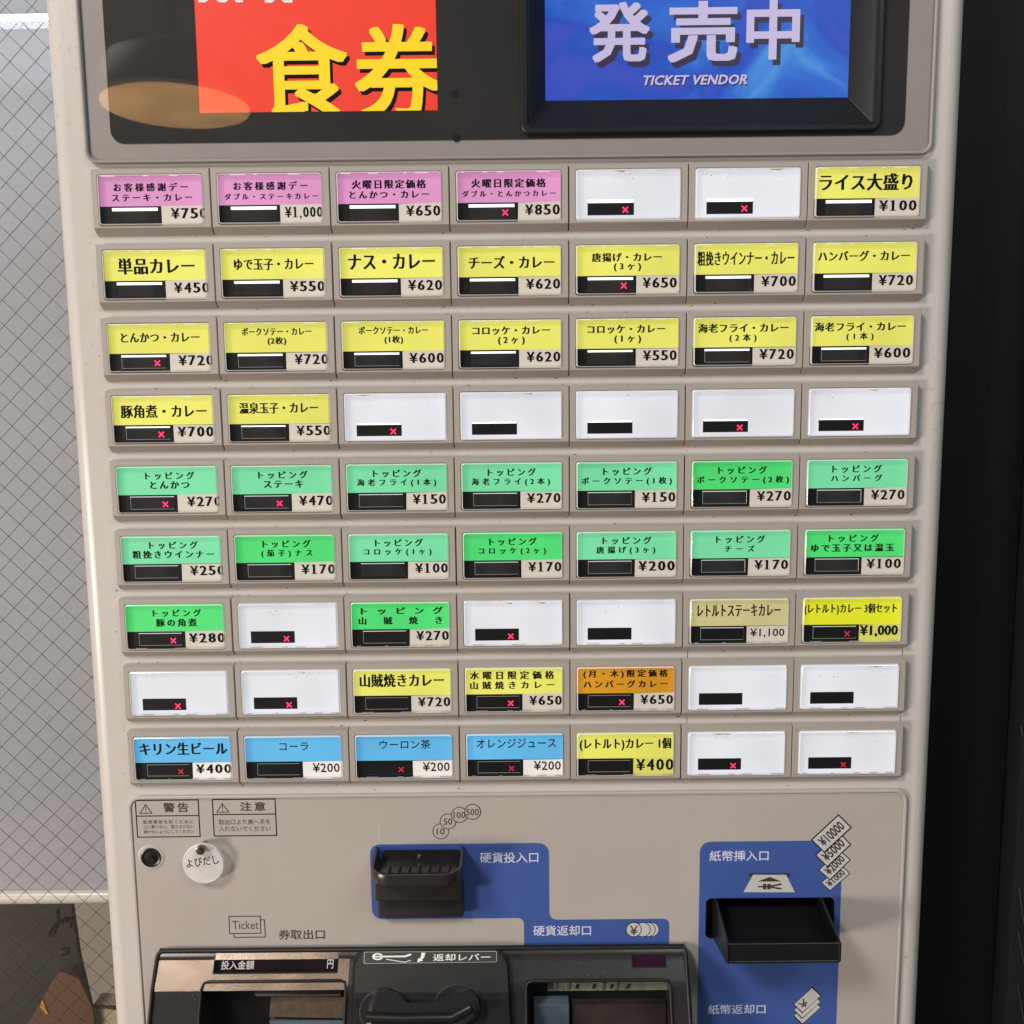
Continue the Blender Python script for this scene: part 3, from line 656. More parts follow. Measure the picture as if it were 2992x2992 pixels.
for dx, dy, s in ((0, 66, ''), (0, 33, ''), (0, 0, '¥')):
    p = [at(*Z8(x+dx, y+dy), bz) for x, y in ((623, 1255), (725, 1158), (775, 1205), (670, 1302))]
    cx = sum(q[0] for q in p)/4; cy = sum(q[1] for q in p)/4
    o = B().flat([(cx+(q[0]-cx)*1.03, cy+(q[1]-cy)*1.06) for q in p], z).build('banknote_print', M['ink'], panel, shade=False)
    B().flat([(cx+(q[0]-cx)*.97, cy+(q[1]-cy)*.95) for q in p], z-.02).build('banknote_face', M['ink_grey'], o, shade=False)
    if s:
        E1 = (p[1][0]-p[0][0], p[1][1]-p[0][1]); E2 = (p[3][0]-p[0][0], p[3][1]-p[0][1])
        prints('lettering', [(s, 'gothic', 0, 0, 1, 1, 1.0, 0.0, ((p[0][0]+.12*E1[0]+.85*E2[0], p[0][1]+.12*E1[1]+.85*E2[1]), (E1[0]*.34, E1[1]*.34), (-E2[0]*.65, -E2[1]*.65)))], z-.03, M['ink_soft'], o, .002)
    z -= .06
# insert icon
zi = bz-.02
ic = B().flat([at(*Z8(x, y), bz) for x, y in ((365, 508), (602, 508), (602, 530), (365, 530))], zi).build('insert_icon', M['ink_soft'], panel, shade=False)
B().flat([at(*Z8(x, y), bz) for x, y in ((390, 518), (578, 518), (628, 617), (335, 617))], zi-.02).build('note_print', M['ink_grey'], ic, shade=False)
B().flat([at(*Z8(x, y), bz) for x, y in ((415, 556), (485, 530), (552, 556))], zi-.04).build('arrow_print', M['ink_soft'], ic, shade=False)
a = at(*Z8(418, 568), bz); c = at(*Z8(552, 602), bz)
prints('lettering', [('¥', 'bold', 0, 0, 1, 1, 1, 0, ((a[0], a[1]), (0, c[1]-a[1]), (c[0]-a[0], 0)))], zi-.04, M['ink_soft'], ic, .002)

# ------------------------------------------------------------------ coin hopper
hop = B()
hop.box(138.0, 393.5, 4.4, 187.0, 413.0, -3.5, 1.5)
hop.box(137.6, 381, 4.4, 186.6, 398.5, -11.0, 1.4)
def tray(o, z0=4.3, zfr=-25.5, u0=136.4, u1=187.6, r=12):
    pts = [(u0+o, z0)]
    for i in range(9):
        t = math.radians(90*i/8); pts.append((u0+r-(r-o)*math.cos(t), zfr+r-(r-o)*math.sin(t)))
    for i in range(9):
        t = math.radians(90*i/8); pts.append((u1-r+(r-o)*math.sin(t), zfr+r-(r-o)*math.cos(t)))
    pts.append((u1-o, z0)); return pts
L = [[(u, 384.5+.0*z, z*.75) for u, z in tray(4)], [(u, 381.2, z) for u, z in tray(.6)], [(u, 377.5, z) for u, z in tray(0)]]
def rimv(u, z): return 375.3-2.4*max(0, min(1, (z+4)/8))
L += [[(u, rimv(u, z), z) for u, z in tray(.5)], [(u, rimv(u, z), z) for u, z in tray(1.9)], [(u, 376.8+.3*(z+25)*.12, z) for u, z in tray(2.6)], [(u, 379.5+(z+25)*.13, min(z, 2.2)) for u, z in tray(5)]]
hop.loft(L, True, False, closed=True)
hopper = hop.build('coin_hopper', M['charcoal'], machine, 'black plastic coin hopper on the blue print')
B().flat([(u, v) for u, v in rr(141, 374.8, 184.6, 386, 1)], 2.4).build('hopper_back', M['charcoal'], hopper)
flo = B(); flo.loft([[(141.5, 384.0, 2.6), (183.5, 384.0, 2.6)], [(141.5, 379.6, -20), (183.5, 379.6, -20)]], closed=False); flo.build('hopper_floor', M['charcoal'], hopper, shade=False)
q = pxbox(1167, 2524, 1282, 2535, 2.2); B().box(q[0], q[1], 2.35, q[2], q[3], 2.1).build('coin_slot', M['gap'], hopper, shade=False)
for i in range(7):
    uu = 146+i*5.6; rb = B(); rb.loft([[(uu, 384, 2.0), (uu+.9, 384, 2.0)], [(uu, 382.3, 1.6), (uu+.9, 382.3, 1.6)], [(uu, 378.8, -15), (uu+.9, 378.8, -15)], [(uu, 379.9, -17), (uu+.9, 379.9, -17)]]); rb.build('guide_rib', M['charcoal'], hopper, shade=False)
u, v = at(1225, 2505, 1.5); B().cyl(u, v, 2.3, 1.0, 1.4, 1.0, 16, .3).build('hopper_screw', M['steel'], hopper)
for x in (530, 700, 870):
    u, v = at(*Z6(x, 795), -11.2); B().cyl(u, v, -10.8, -12.2, .8, .5, 12, .2).build('hopper_pin', M['charcoal'], hopper)

# ------------------------------------------------------------------ bill chute
ch = B()
prof = [(-29, 414.2), (-29.6, 415), (-29.6, 423.6), (-28.6, 424.8), (-14, 428.4), (20, 432), (32, 430), (32, 408), (24, 410.5), (14, 415.2), (4, 418.2), (-5, 419.6), (-12, 419.8), (-18, 418.9), (-22.5, 417.4), (-25.5, 415.9), (-27.6, 414.6)]
ch.loft([[(u, v, z) for z, v in prof] for u in (331.2, 391.2)], True, True)
chute = ch.build('bill_chute', M['gloss_black'], machine, 'black banknote chute jutting from its opening', ang=42)
for u in (330.4, 391.0):
    fin = [(-29.8, 414.0), (-29.8, 424.0), (-28.8, 425), (4, 431), (32, 431), (32, 405.5), (6, 405.9), (-2, 406.6)]
    B().loft([[(u+d, v, z) for z, v in fin] for d in (0, 1.4)], True, True).build('chute_fin', M['gloss_black'], chute, shade=False)
b = B()
for u in (331.1, 391.7): b.tube([(u, 406.9, -1.5), (u, 413.4, -27), (u, 414.4, -29.6), (u, 424, -29.8)], .75, 8)
b.tube([(331, 414.3, -29.2), (391.7, 414.3, -29.2)], .7, 8); b.tube([(331, 424.6, -29), (391.7, 424.6, -29)], .9, 8)
b.build('chute_lip', M['gloss_black'], chute, ang=80)
B().loft([[(u, v, z) for u, v in rr(325.8, 406.2, 399.8, 431.0, 3)] for z in (3, 34)], cap1=True).build('chute_well', M['black'], chute)
for dz, w in ((0, 1), ):
    b = B(); frame(b, (325.1, 405.5, 400.5, 431.7), .7, pz-.09); b.build('chute_surround', M['blue'], chute, shade=False)

# ------------------------------------------------------------------ ticket outlet unit with lever
PR = [(433.6, 2.6), (434.4, .4), (436.2, -1.6), (437.8, -2.2), (451, -11.4), (456, -13.2), (470, -20), (500, -34), (560, -48), (600, -50)]
def bx(v):
    for (a, za), (c, zc) in zip(PR, PR[1:]):
        if v <= c: return za+(zc-za)*max(0, (v-a))/(c-a)
    return PR[-1][1]
def bxh(v): return bx(v) if v > 437.8 else -2.2-(v-437.8)*.697
def ab(px, py, off=0, fn=None):
    fn = fn or bx; z = -5; zn = z
    for _ in range(30): u, v = at(px, py, z); zn = fn(v)+off; z = z*.5+zn*.5
    return u, v, z
OL = (ab(592, 2868), ab(1012, 2868)); OR_ = (ab(1537, 2866), ab(1957, 2866))
ul0, ul1, vl = OL[0][0], OL[1][0], OL[0][1]; ur0, ur1, vr = OR_[0][0], OR_[1][0], OR_[0][1]
dl = (ab(631, 2783), ab(985, 2841)); dr = (ab(1846, 2789), ab(1947, 2826))
U0, U1 = 10.2, 313.6
us = sorted([U0, ul0, dl[0][0], dl[1][0], ul1, ur0, dr[0][0], dr[1][0], ur1, U1])
vs = sorted(set([p[0] for p in PR]+[dl[0][1], dl[1][1], dr[0][1], dr[1][1], vl, vr, 440, 444, 448, 460, 480, 520]))
holes = [(ul0, vl, ul1, 590), (ur0, vr, ur1, 590), (dl[0][0], dl[0][1], dl[1][0], dl[1][1]), (dr[0][0], dr[0][1], dr[1][0], dr[1][1])]
b = B()
idx = {}
def vid(u, v, z=None):
    k = (round(u, 3), round(v, 3), z)
    if k not in idx: idx[k] = len(b.v); b.v.append(tuple(P(u, v, bx(v) if z is None else z)))
    return idx[k]
for i in range(len(us)-1):
    for j in range(len(vs)-1):
        mu_, mv = (us[i]+us[i+1])/2, (vs[j]+vs[j+1])/2
        if any(h[0] < mu_ < h[2] and h[1] < mv < h[3] for h in holes): continue
        b.f.append((vid(us[i], vs[j]), vid(us[i+1], vs[j]), vid(us[i+1], vs[j+1]), vid(us[i], vs[j+1])))
for uu in (U0, U1):
    for j in range(len(vs)-1): b.f.append((vid(uu, vs[j]), vid(uu, vs[j+1]), vid(uu, vs[j+1], 3.0), vid(uu, vs[j], 3.0)))
for hi, h in enumerate(holes):
    dep = 24 if hi < 2 else 2.0
    hv = [v for v in vs if h[1]-1e-6 <= v <= h[3]+1e-6]
    for uu in (h[0], h[2]):
        for j in range(len(hv)-1):
            za, zb = (2.9, 2.9) if hi < 2 else (bx(hv[j])+dep, bx(hv[j+1])+dep)
            b.loft([[tuple((uu, hv[j], bx(hv[j]))), (uu, hv[j+1], bx(hv[j+1]))], [(uu, hv[j], za), (uu, hv[j+1], zb)]], closed=False)
    for vv in (h[1], h[3]):
        b.loft([[(h[0], vv, bx(vv)), (h[2], vv, bx(vv))], [(h[0], vv, 2.9 if hi < 2 else bx(vv)+dep), (h[2], vv, 2.9 if hi < 2 else bx(vv)+dep)]], closed=False)
unit = b.build('ticket_outlet', M['charcoal'], machine, 'charcoal moulded ticket and coin outlet', ang=28)
b = B()   # raised lips round the two openings
for h in holes[:2]:
    b.tube([(h[0], 560, bx(560)), (h[0], 500, bx(500)-.3), (h[0], 470, bx(470)-.3), (h[0], h[1]+3, bx(h[1]+3)-.3), (h[0]+1, h[1]+.9, bx(h[1])-.3), (h[0]+3.5, h[1], bx(h[1])-.3), (h[2]-3.5, h[1], bx(h[1])-.3), (h[2]-1, h[1]+.9, bx(h[1])-.3), (h[2], h[1]+3, bx(h[1]+3)-.3), (h[2], 470, bx(470)-.3), (h[2], 500, bx(500)-.3), (h[2], 560, bx(560))], .9, 8)
b.tube([(U0, 600, bx(600))]+[(U0, v, bx(v)) for v in (560, 500, 470, 456, 452, 440, 437)]+[(U0+.5, 435, -.4), (U0+2.5, 434.2, .6), (U1-2.5, 434.2, .6), (U1-.5, 435, -.4)]+[(U1, v, bx(v)) for v in (437, 440, 452, 456, 470, 500, 560, 600)], 1.3, 8)
b.build('outlet_edge', M['black'], unit, ang=80)
def onbox(name, q, m, off, par, label=None):
    """panel lying in a shallow pocket of the sloping face"""
    h = q; b = B(); b.loft([[(h[0], h[1], bx(h[1])+off), (h[2], h[1], bx(h[1])+off)], [(h[0], h[3], bx(h[3])+off), (h[2], h[3], bx(h[3])+off)]], closed=False)
    return b.build(name, m, par, label, shade=False)
h_ = holes[2]
M['display'] = mat('matt_amount_display', (20,14,17), .7, spec=.08, vary=.3, vscale=200)
amount = onbox('amount_display', h_, M['display'], 1.2, unit, 'dark amount display reading 投入金額 円')
M['satin_band'] = mat('satin_sheen_overlay', (140, 130, 120), .26, metal=.75, vary=.22, vscale=70, bump=.4, bscale=1800)  # brighter metal overlay, added so the charcoal face shows a warm sheen
b = B(); e_ = ab(1022, 2800)[0]
def qd(ua, va, ub, vb): b.loft([[(ua, va, bx(va)-.12), (ub, va, bx(va)-.12)], [(ua, vb, bx(vb)-.12), (ub, vb, bx(vb)-.12)]], closed=False)
qd(U0+1.2, 437.9, h_[0]-.4, 450.9); qd(h_[0]-.4, 437.9, h_[2]+.4, h_[1]-.4); qd(h_[0]-.4, h_[3]+.4, h_[2]+.4, 450.9); qd(h_[2]+.4, 437.9, e_, 450.9)
b.build('sheen_overlay', M['satin_band'], unit, 'satin metal overlay added for the warm sheen round the amount display', shade=False)
onbox('ticket_display', holes[3], M['maroon'], 1.0, unit, 'small dark maroon display')
def tilt_text(body, q, sty, m, off, par, sp=1.0, fn=None):
    fn = fn or bx; a = ab(q[0], q[3], off, fn); c = ab(q[2], q[1], off, fn); vs_, fs = text_mesh(body, sty, sp)
    V = []
    for x, y, k in vs_:
        v = a[1]+(c[1]-a[1])*y; V.append(tuple(P(a[0]+(c[0]-a[0])*x, v, fn(v)+off-k*.004)))
    me = bpy.data.meshes.new('lettering'); me.from_pydata(V, [], fs); return link('lettering', me, m, par)
tilt_text('投入金額', (*Z5(948, 1420), *Z5(1222, 1495)), 'gothic', M['ink_grey'], 1.1, amount)
tilt_text('円', (*Z5(1802, 1412), *Z5(1858, 1487)), 'gothic', M['ink_grey'], 1.1, amount)
b = B()
for h in holes[2:]:
    b.tube([(h[0], h[3], bx(h[3])), (h[0], h[1], bx(h[1])), (h[2], h[1], bx(h[1])), (h[2], h[3], bx(h[3])), (h[0], h[3], bx(h[3]))], .35, 6)
b.build('display_edge', M['charcoal'], unit)
# inside of the ticket opening
B().loft([[(ul0, v, 2.5), (ul1, v, 2.5)] for v in (vl-4, 590)], closed=False).build('opening_back', M['gloss_black'], unit, shade=False)
q = pxbox(789, 2918, 1012, 2961, -4); B().loft([[(q[0], q[1], 2.4), (ul1, q[1], 2.4), (ul1, q[3], 2.4), (q[0], q[3], 2.4)], [(q[0], q[1], -1.0), (ul1, q[1], -2.8), (ul1, q[3], -8.6), (q[0], q[3], -6.8)]], True, True).build('metal_plate', M['satin_plate'], unit, 'satin metal plate in the ticket opening')
q = pxbox(789, 2982, 1012, 3040, -6); B().box(q[0], q[1], 2.4, ul1, q[3], -6).build('lower_plate', M['blueplate'], unit, shade=False)
q = pxbox(742, 2882, 998, 2913, -8); fl = B(); fl.box(q[0], q[1], 2.0, q[2], q[3], -8, .8); fl.build('slot_flap', M['gloss_black'], unit)
q2 = pxbox(748, 2906, 998, 2911, -8.3); B().box(q[0]+1, q2[1], -8.0, q[2]-.6, q2[1]+.7, -8.5).build('flap_edge', M['satin_plate'], unit, shade=False)
# inside of the coin opening
B().loft([[(ur0, v, 2.5), (ur1, v, 2.5)] for v in (vr-4, 590)], closed=False).build('opening_back', M['black'], unit, shade=False)
M['greenish'] = mat('worn_grey_green_rail', (118, 120, 104), .35, vary=.3, vscale=200)
q = pxbox(1600, 2868, 1950, 2894, -2); B().box(q[0], q[1], 2.4, q[2]+2, q[3], -2).build('back_rail', M['greenish'], unit, shade=False)
for x in (1622, 1661, 1762, 1802):
    q = pxbox(x-4, 2869, x+4, 2893, -2.6); B().box(q[0], q[1], -2.0, q[2], q[3], -2.6).build('rail_rib', M['steel'], unit, shade=False)
for x in (1687, 1736, 1787, 1836):
    a = [at(px, py, -2.3) for px, py in ((x-2, 2875), (x+8, 2875), (x+3, 2889), (x-7, 2889))]; B().flat(a, -2.2).build('rail_slot', M['gap'], unit, shade=False)
q = pxbox(1560, 2937, 1663, 3060, -6); B().box(q[0], q[1], 2.4, q[2], q[3], -6, .4).build('rubber_pad', M['blueplate'], unit)
M['smoke'] = mat('smoked_tray', (48, 42, 40), .18, vary=.5, vscale=40)
q = pxbox(1672, 2935, 1950, 3060, -3); B().box(q[0], q[1], 2.4, ur1-.5, q[3], -3, .4).build('tray_plate', M['smoke'], unit)
# lever housing
hz = -8.0
def ho(px, py, off): 
    return ab(px, py, off, bxh)
def housing_loop(inset, off):
    pts = []
    ys = [2820, 2835, 2850, 2862, 2874, 2886, 2900, 2920, 2945, 2975, 3010, 3060, 3150, 3300]
    for (x, y) in [(1029+inset-(y-2805)*.02, y) for y in ys[::-1]]+[(1033+inset, 2805+inset), (1040+inset, 2788+inset), (1052+inset, 2779+inset), (1070+inset, 2776+inset), (1440-inset, 2773+inset), (1462-inset, 2776+inset), (1478-inset, 2787+inset), (1486-inset, 2805+inset)]+[(1489-inset+(y-2805)*.05, y) for y in ys]:
        pts.append(ho(x, y, off))
    return pts
hb = B(); hb.loft([housing_loop(0, .2), housing_loop(1, -3.0), housing_loop(4, -5.0), housing_loop(9, -6.0)], False, False, closed=False)
# front face of the housing in strips
hl = housing_loop(9, -6.0); n = len(hl)
for i in range(n//2-1):
    a, b_, c_, d_ = hl[i], hl[i+1], hl[n-2-i], hl[n-1-i]
    k = len(hb.v); hb.v += [tuple(P(*p)) for p in (a, b_, c_, d_)]; hb.f.append((k, k+1, k+2, k+3))
housing = hb.build('lever_housing', M['coal2'], unit, ang=40)
housing.parent = machine; housing.matrix_parent_inverse = machine.matrix_world.inverted()
housing['label'] = 'charcoal housing of the return lever'
def tilt_poly(b, loop_px, off): 
    k = len(b.v); b.v += [tuple(P(*ho(x, y, off))) for x, y in loop_px]; b.f.append(tuple(range(k, k+len(loop_px)))); return b
# sticker
st = [Z6(318, 1352), Z6(1372, 1346), Z6(1380, 1352), Z6(1380, 1428), Z6(1374, 1434), Z6(900, 1440), Z6(318, 1448), Z6(311, 1440), Z6(312, 1358)]
sticker = tilt_poly(B(), st, -6.3).build('lever_sticker', M['ink_grey'], housing, 'dark sticker reading 返却レバー', shade=False)
cx_, cy_ = Z6(846, 1396)
tilt_poly(B(), [(cx_+(x-cx_)*.992, cy_+(y-cy_)*.93) for x, y in st], -6.42).build('sticker_face', mat('sticker_green_black', (44, 48, 42), .4), sticker, shade=False)
tilt_text('返却レバー', (*Z6(866, 1364), *Z6(1330, 1426)), 'gothic', M['white_ink'], -6.6, sticker, fn=bxh)
b = B()
c = Z6(422, 1390)
for i in range(20):
    t0, t1 = i*math.pi/10, (i+1)*math.pi/10
    f_ = lambda r, t: (c[0]+r*.3634*math.cos(t), c[1]+r*.3634*.65*math.sin(t))
    tilt_poly(b, [f_(44, t0), f_(44, t1), f_(26, t1), f_(26, t0)], -6.6)
tilt_poly(b, [Z6(395, 1384), Z6(640, 1381), Z6(680, 1366), Z6(697, 1372), Z6(690, 1380), Z6(645, 1395), Z6(395, 1396)], -6.6)
tilt_poly(b, [Z6(490, 1408), Z6(640, 1432), Z6(690, 1416), Z6(690, 1422), Z6(640, 1438), Z6(490, 1414)], -6.6)
tilt_poly(b, [Z6(775, 1358), Z6(806, 1358), Z6(797, 1395), Z6(778, 1415), Z6(790, 1420), Z6(740, 1437), Z6(748, 1403), Z6(758, 1408), Z6(770, 1390)], -6.6)
b.build('lever_icon', M['white_ink'], sticker, shade=False)
# round recesses and the lever
def disc_px(b, cx, cy, r, off0, off1, n=30):
    L = [[ho(cx+q*math.cos(2*math.pi*i/n), cy+q*math.sin(2*math.pi*i/n), o) for i in range(n)] for q, o in ((r, off0), (r-1.5, off1))]
    return b.loft(L, True, True)
for cx, cy, r in ((1116, 2958, 66), (1339, 2948, 74)):
    b = B(); n = 36
    L = [[ho(cx+q*math.cos(2*math.pi*i/n), cy+q*math.sin(2*math.pi*i/n), o) for i in range(n)] for q, o in ((r, -6.08), (r-2, -6.25), (r-5, -6.12))]
    b.loft(L, False, True).build('lever_recess', mat('recess_black', (20, 19, 19), .5), housing)
lev = [(1066, 2990), (1073, 2938), (1082, 2912), (1100, 2890), (1125, 2884), (1152, 2892), (1172, 2915), (1184, 2927), (1272, 2927), (1290, 2922), (1376, 2889), (1392, 2900), (1403, 2925), (1408, 2950), (1396, 2975), (1362, 3004), (1330, 3014), (1070, 3014)]
lcx, lcy = 1235, 2962
b = B()
L = []
for s, off in ((1.0, -6.0), (1.0, -10), (.97, -14), (.9, -15.5)):
    L.append([ho(lcx+(x-lcx)*s, lcy+(y-lcy)*s, off) for x, y in lev])
b.loft(L, True, True)
lever = b.build('return_lever', M['coal2'], housing, 'charcoal coin return lever', ang=24)
b = B(); b.tube([ho(1072, 2972, -15.6), ho(1180, 2976, -16.2), ho(1320, 2974, -16.2), ho(1376, 2944, -15.8)], 2.6, 10); b.build('lever_ridge', M['coal2'], lever, ang=80)

b = B()
for i in range(170):
    u = rnd.uniform(12, 312); v = rnd.uniform(438, 474) if rnd.random() < .5 else rnd.gauss(452, 2)
    if any(h[0]-1 < u < h[2]+1 and h[1]-1 < v < h[3]+1 for h in holes) or 108 < u < 222: continue
    z_ = bx(v)-.3; s_ = rnd.uniform(.08, .26)
    b.flat([(u+s_*rnd.uniform(.5, 1)*math.cos(2*math.pi*j/5), v+s_*rnd.uniform(.5, 1.4)*math.sin(2*math.pi*j/5)) for j in range(5)], z_)
d_ = b.build('dust', mat('pale_dust', (150, 144, 136), .8), unit, shade=False); d_['kind'] = 'stuff'
# ------------------------------------------------------------------ call tag
tu, tv_ = at(596, 2522, -1.2); su, sv = at(588, 2481, -4)
tag = empty('call_tag', P(tu, tv_, -4), 'round clear acrylic tag reading よびだし hanging from a steel screw', 'tag')
n = 40; R = 11.9
dl_ = lambda r, z: [(tu+r*math.cos(2*math.pi*i/n), tv_+r*math.sin(2*math.pi*i/n), z) for i in range(n)]
B().loft([dl_(R-.5, .2), dl_(R, -.2), dl_(R, -1.9), dl_(R-.5, -2.4)]).build('disc_edge', clear('tag_edge', rough=.1, ior=1.8, diff=.6), tag, ang=80)
B().loft([dl_(R-.5, -2.4)], cap1=True).build('disc_face', clear('frosted_tag_face', rough=.1, diff=.55), tag, shade=False)
B().cyl(su, sv, 2.9, -3.6, 1.6).build('screw_shank', M['chrome_dark'], tag)
B().cyl(su, sv, -3.6, -6.2, 2.6, 2.6, 24, .5).build('screw_head', M['chrome_dark'], tag)
a = at(*Z5(677, 675), -2.5); c1 = at(*Z5(938, 640), -2.5)
e1 = (c1[0]-a[0], c1[1]-a[1]); ln = math.hypot(*e1); up = (e1[1]/ln*5.4, -e1[0]/ln*5.4)
prints('lettering', [('よびだし', 'gothic', 0, 0, 1, 1, 1.0, 0.0, ((a[0], a[1]+.3), e1, up))], -2.5, M['ink_soft'], tag, .003)

# ------------------------------------------------------------------ background left: wired glass, blind, things behind
GZ = 450
glass = empty('wired_glass_window', P(-150, 1500, GZ), 'wired safety glass pane with diamond mesh left of the machine', 'window')
B().box(-560, -500, GZ+7, -20, 1500, GZ).build('pane', clear('window_glass', rough=.02, ior=1.5), glass, shade=False)
M['wire'] = mat('dark_wire', (84, 80, 76), .3, metal=.9)
# diamond mesh: spacing du along u and dv along v between crossings
x0, y0 = at(75, 150, GZ+3); du, dv = 25.3, 25.3
wm = {}
cu_, cv_ = -270.0, -210.0
for s in (1, -1):
    for k in range(-34, 48):
        # lines v = s*u + c
        c_ = cv_-s*cu_+k*du
        # clip to u in [-480, -20], v in [-420, 1250]
        ua, ub = -440.0, -24.0
        va, vb = s*ua+c_, s*ub+c_
        lo, hi = -330.0, 900.0
        if min(va, vb) > hi or max(va, vb) < lo: continue
        def cl(u): return s*u+c_
        if s > 0: ua2 = max(ua, lo-c_); ub2 = min(ub, hi-c_)
        else: ua2 = max(ua, -(hi-c_)); ub2 = min(ub, -(lo-c_))
        if ub2-ua2 < 3: continue
        B().tube([(ua2, cl(ua2), GZ+3+s*.3), (ub2, cl(ub2), GZ+3+s*.3)], .28, 5).build('wire', M['wire'], glass, shade=False)
# blind behind the glass
BZ = 520
blind = empty('roller_blind', P(-200, 700, BZ), 'plain grey white roller blind behind the wired glass with a white bottom rail', 'blind')
yb = at(150, 2600, BZ)[1]; yr0 = at(150, 2598, BZ)[1]; yr1 = at(150, 2636, BZ)[1]
M['blind'] = mat('blind_cloth', (160, 163, 168), .6, vary=.03, vscale=6, bump=.2, bscale=400)
b = B(); b.box(-620, -700, BZ+3, 60, yb+2, BZ).build('blind_cloth', M['blind'], blind, shade=False)
b = B(); b.loft([[(u, (yr0+yr1)/2+(yr1-yr0)/2*math.sin(math.radians(t)), BZ-2-7*math.cos(math.radians(t))) for t in range(-90, 271, 20)] for u in (-620, 60)], True, True).build('bottom_rail', mat('white_rail', (214, 212, 206), .25), blind, ang=60)
# strip light in front of the glass, seen above
v0_ = at(70, 43, GZ-3)[1]; v1_ = at(70, 59, GZ-3)[1]
strip = empty('strip_light', P(-300, v0_, GZ-20), 'thin bright white strip light across the wired glass at the upper left', 'lamp')
b = B(); b.loft([[(u, (v0_+v1_)/2+(v1_-v0_)/2*math.sin(math.radians(t)), GZ-3.2+3*math.cos(math.radians(t))) for t in range(0, 360, 30)] for u in (-620, -28)], True, True).build('tube', mat('white_tube', (250, 252, 255), .4, emit=14.0, ecol=(225, 238, 255)), strip, ang=60)
# behind, under the blind
VZ = 620
def poly(name, pxs, z, th, m, par, label=None):
    return B().prism([at(x, y, z) for x, y in pxs], z+th, z).build(name, m, par, label, shade=False)
Z3 = lambda x, y: (x*.3581, 2300+y*.3581)
board = empty('leaning_sign_board', P(-330, 800, VZ), 'dark leaning board with a scrawled word behind the wired glass', 'sign board')
poly('board', [Z3(-700, 850), Z3(566, 850), Z3(600, 1100), Z3(640, 1380), Z3(735, 1780), Z3(765, 2100), Z3(-700, 2100)], VZ, 8, mat('dark_board', (20, 17, 16), .6, vary=.25, vscale=8), board)
b = B()
for st_ in ([(470, 995), (477, 1090), (455, 1160), (430, 1212), (408, 1215), (404, 1185), (440, 1135), (500, 1085)], [(538, 1062), (512, 1085), (516, 1105), (540, 1075), (550, 1105)], [(560, 1060), (578, 1098), (592, 1060), (575, 1145)], [(500, 1320), (560, 1312)], [(510, 1370), (545, 1360), (560, 1330)]):
    b.tube([(*at(*Z3(x, y), VZ-1), VZ-1) for x, y in st_], 1.7, 5)
b.build('scrawl', M['ink'], board)
box_ = empty('cardboard_box', P(-330, 850, 600), 'brown cardboard flap standing before the dark board behind the glass', 'box')
poly('box_side', [Z3(476, 1498), Z3(640, 1560), Z3(752, 1800), Z3(790, 2100), Z3(120, 2100), Z3(225, 1932), Z3(330, 1760)], 600, 4, mat('brown_card', (92, 58, 30), .7, vary=.15, vscale=10), box_)
poly('box_tape', [Z3(345, 1735), Z3(392, 1850), Z3(372, 1850), Z3(325, 1790)], 598, 1.5, mat('orange_tape', (196, 132, 52), .5), box_)
wall = B().box(-900, -900, 1210, 900, 2100, 1200).build('wall', mat('far_wall', (150, 143, 132), .7, vary=.05, vscale=3)); wall['kind'] = 'structure'
pb = empty('pale_box', P(-250, 850, 610), 'small pale cream packet at the foot of the machine behind the glass', 'packet')
poly('packet', [Z3(745, 1800), Z3(800, 1800), Z3(940, 1818), Z3(1200, 1830), Z3(1200, 2100), Z3(770, 2100)], 612, 30, mat('cream_packet', (172, 160, 128), .5, vary=.2, vscale=60), pb)
poly('packet_edge', [Z3(740, 1778), Z3(860, 1792), Z3(1200, 1800), Z3(1200, 1822), Z3(745, 1800)], 608, 3, M['gap'], pb)
floor = B(); floor.loft([[(-2500, 1520, -2500), (2500, 1520, -2500)], [(-2500, 1520, 1300), (2500, 1520, 1300)]], closed=False); floor = floor.build('floor', mat('grey_floor', (110, 104, 98), .6, vary=.1, vscale=4), shade=False); floor['kind'] = 'structure'

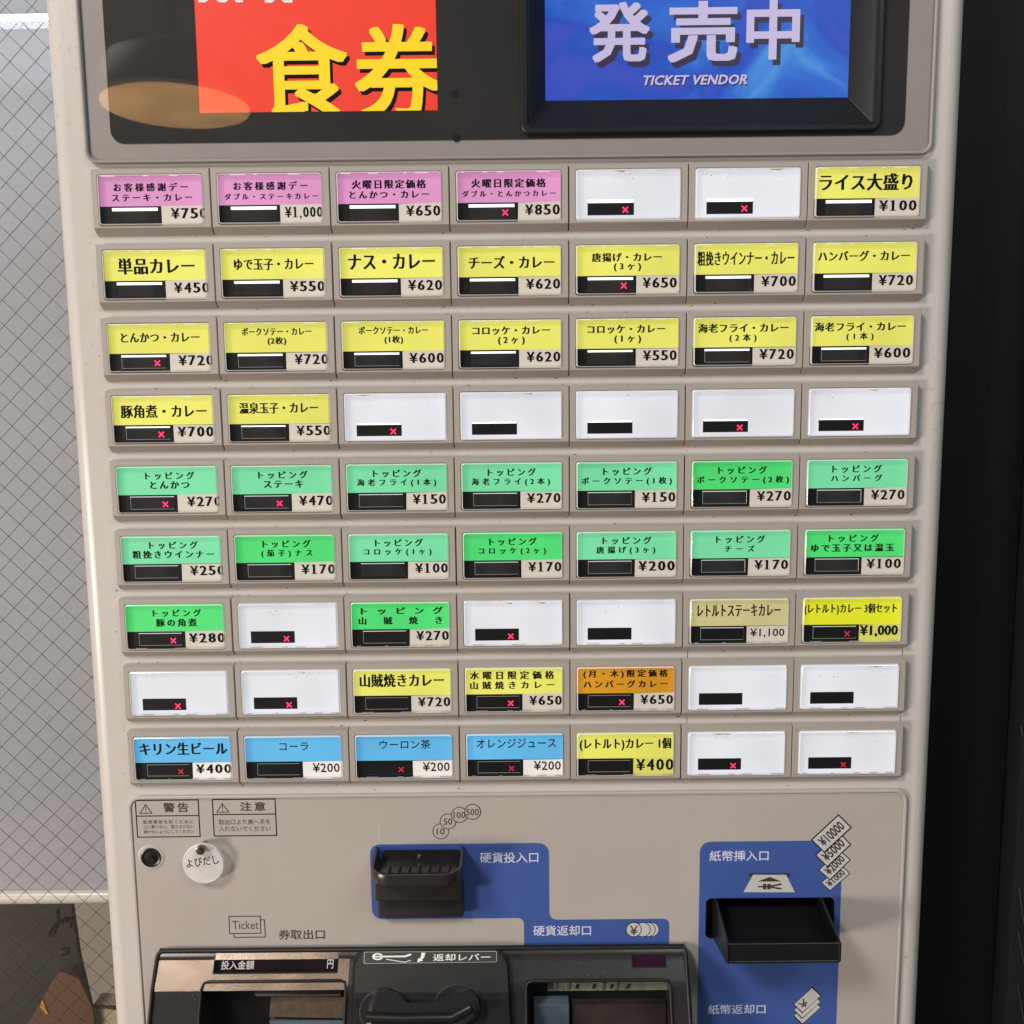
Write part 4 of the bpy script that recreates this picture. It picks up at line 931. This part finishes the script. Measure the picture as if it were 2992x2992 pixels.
# ------------------------------------------------------------------ black cabinet right
M['cab'] = mat('black_cabinet_laminate', (14, 14, 14), .65, spec=.25, vary=.15, vscale=5)
us_ = at(2870, 1500, 60)[0]
cab = empty('black_cabinet', P(700, 1500, 60), 'tall black cabinet standing right beside the machine', 'cabinet')
B().box(BU1+4, -700, 400, us_-.6, 1515, 60).build('side_panel', M['cab'], cab)
B().box(us_, -700, 400, us_+24, 1515, 62).build('side_panel', M['cab'], cab)
B().box(us_+25, -700, 400, us_+500, 1515, 46, 1.5).build('door_panel', mat('black_door', (19, 19, 20), .65, spec=.25, vary=.15, vscale=5), cab)
b = B()
for (xa, ya, xb, yb_) in ((2978, 2590, 2992, 2700), (2975, 2720, 2992, 2815), (2975, 2880, 2992, 2985), (2983, 2120, 2988, 2150)):
    b.tube([(*at(xa, ya, 45.6), 45.6), (*at(xb, yb_, 45.6), 45.6)], .25, 4)
b.build('scratch', M['chrome_dark'], cab)

# ------------------------------------------------------------------ pendant lamp behind the camera, mirrored in the display sheet
lp = empty('pendant_lamp', (-0.50, -1.02, 1.86), 'round warm pendant lamp shade hanging in front of the machine', 'lamp')
def lath(name, rings, m, par, c, n=40):
    V = []; F = []
    for r, z in rings: V += [(c[0]+r*math.cos(2*math.pi*i/n), c[1]+r*math.sin(2*math.pi*i/n), c[2]+z) for i in range(n)]
    for k in range(len(rings)-1):
        for i in range(n): j = (i+1) % n; F.append((k*n+i, k*n+j, (k+1)*n+j, (k+1)*n+i))
    F.append(tuple(range(n))); me = bpy.data.meshes.new(name); me.from_pydata(V, [], F); me.update(); smooth(me, 50)
    return link(name, me, m, par)
LC = (-0.518, -1.0, 1.848)
lath('diffuser', [(.110, 0), (.110, .004)], mat('warm_diffuser', (255, 196, 122), .6, emit=6.5, vary=.38, vscale=9), lp, LC)
lath('shade', [(.124, -.004), (.126, 0), (.10, .06), (.03, .09), (.01, .10), (.004, .6)][1:], mat('black_shade', (40, 34, 30), .5), lp, (LC[0], LC[1], LC[2]+.006))
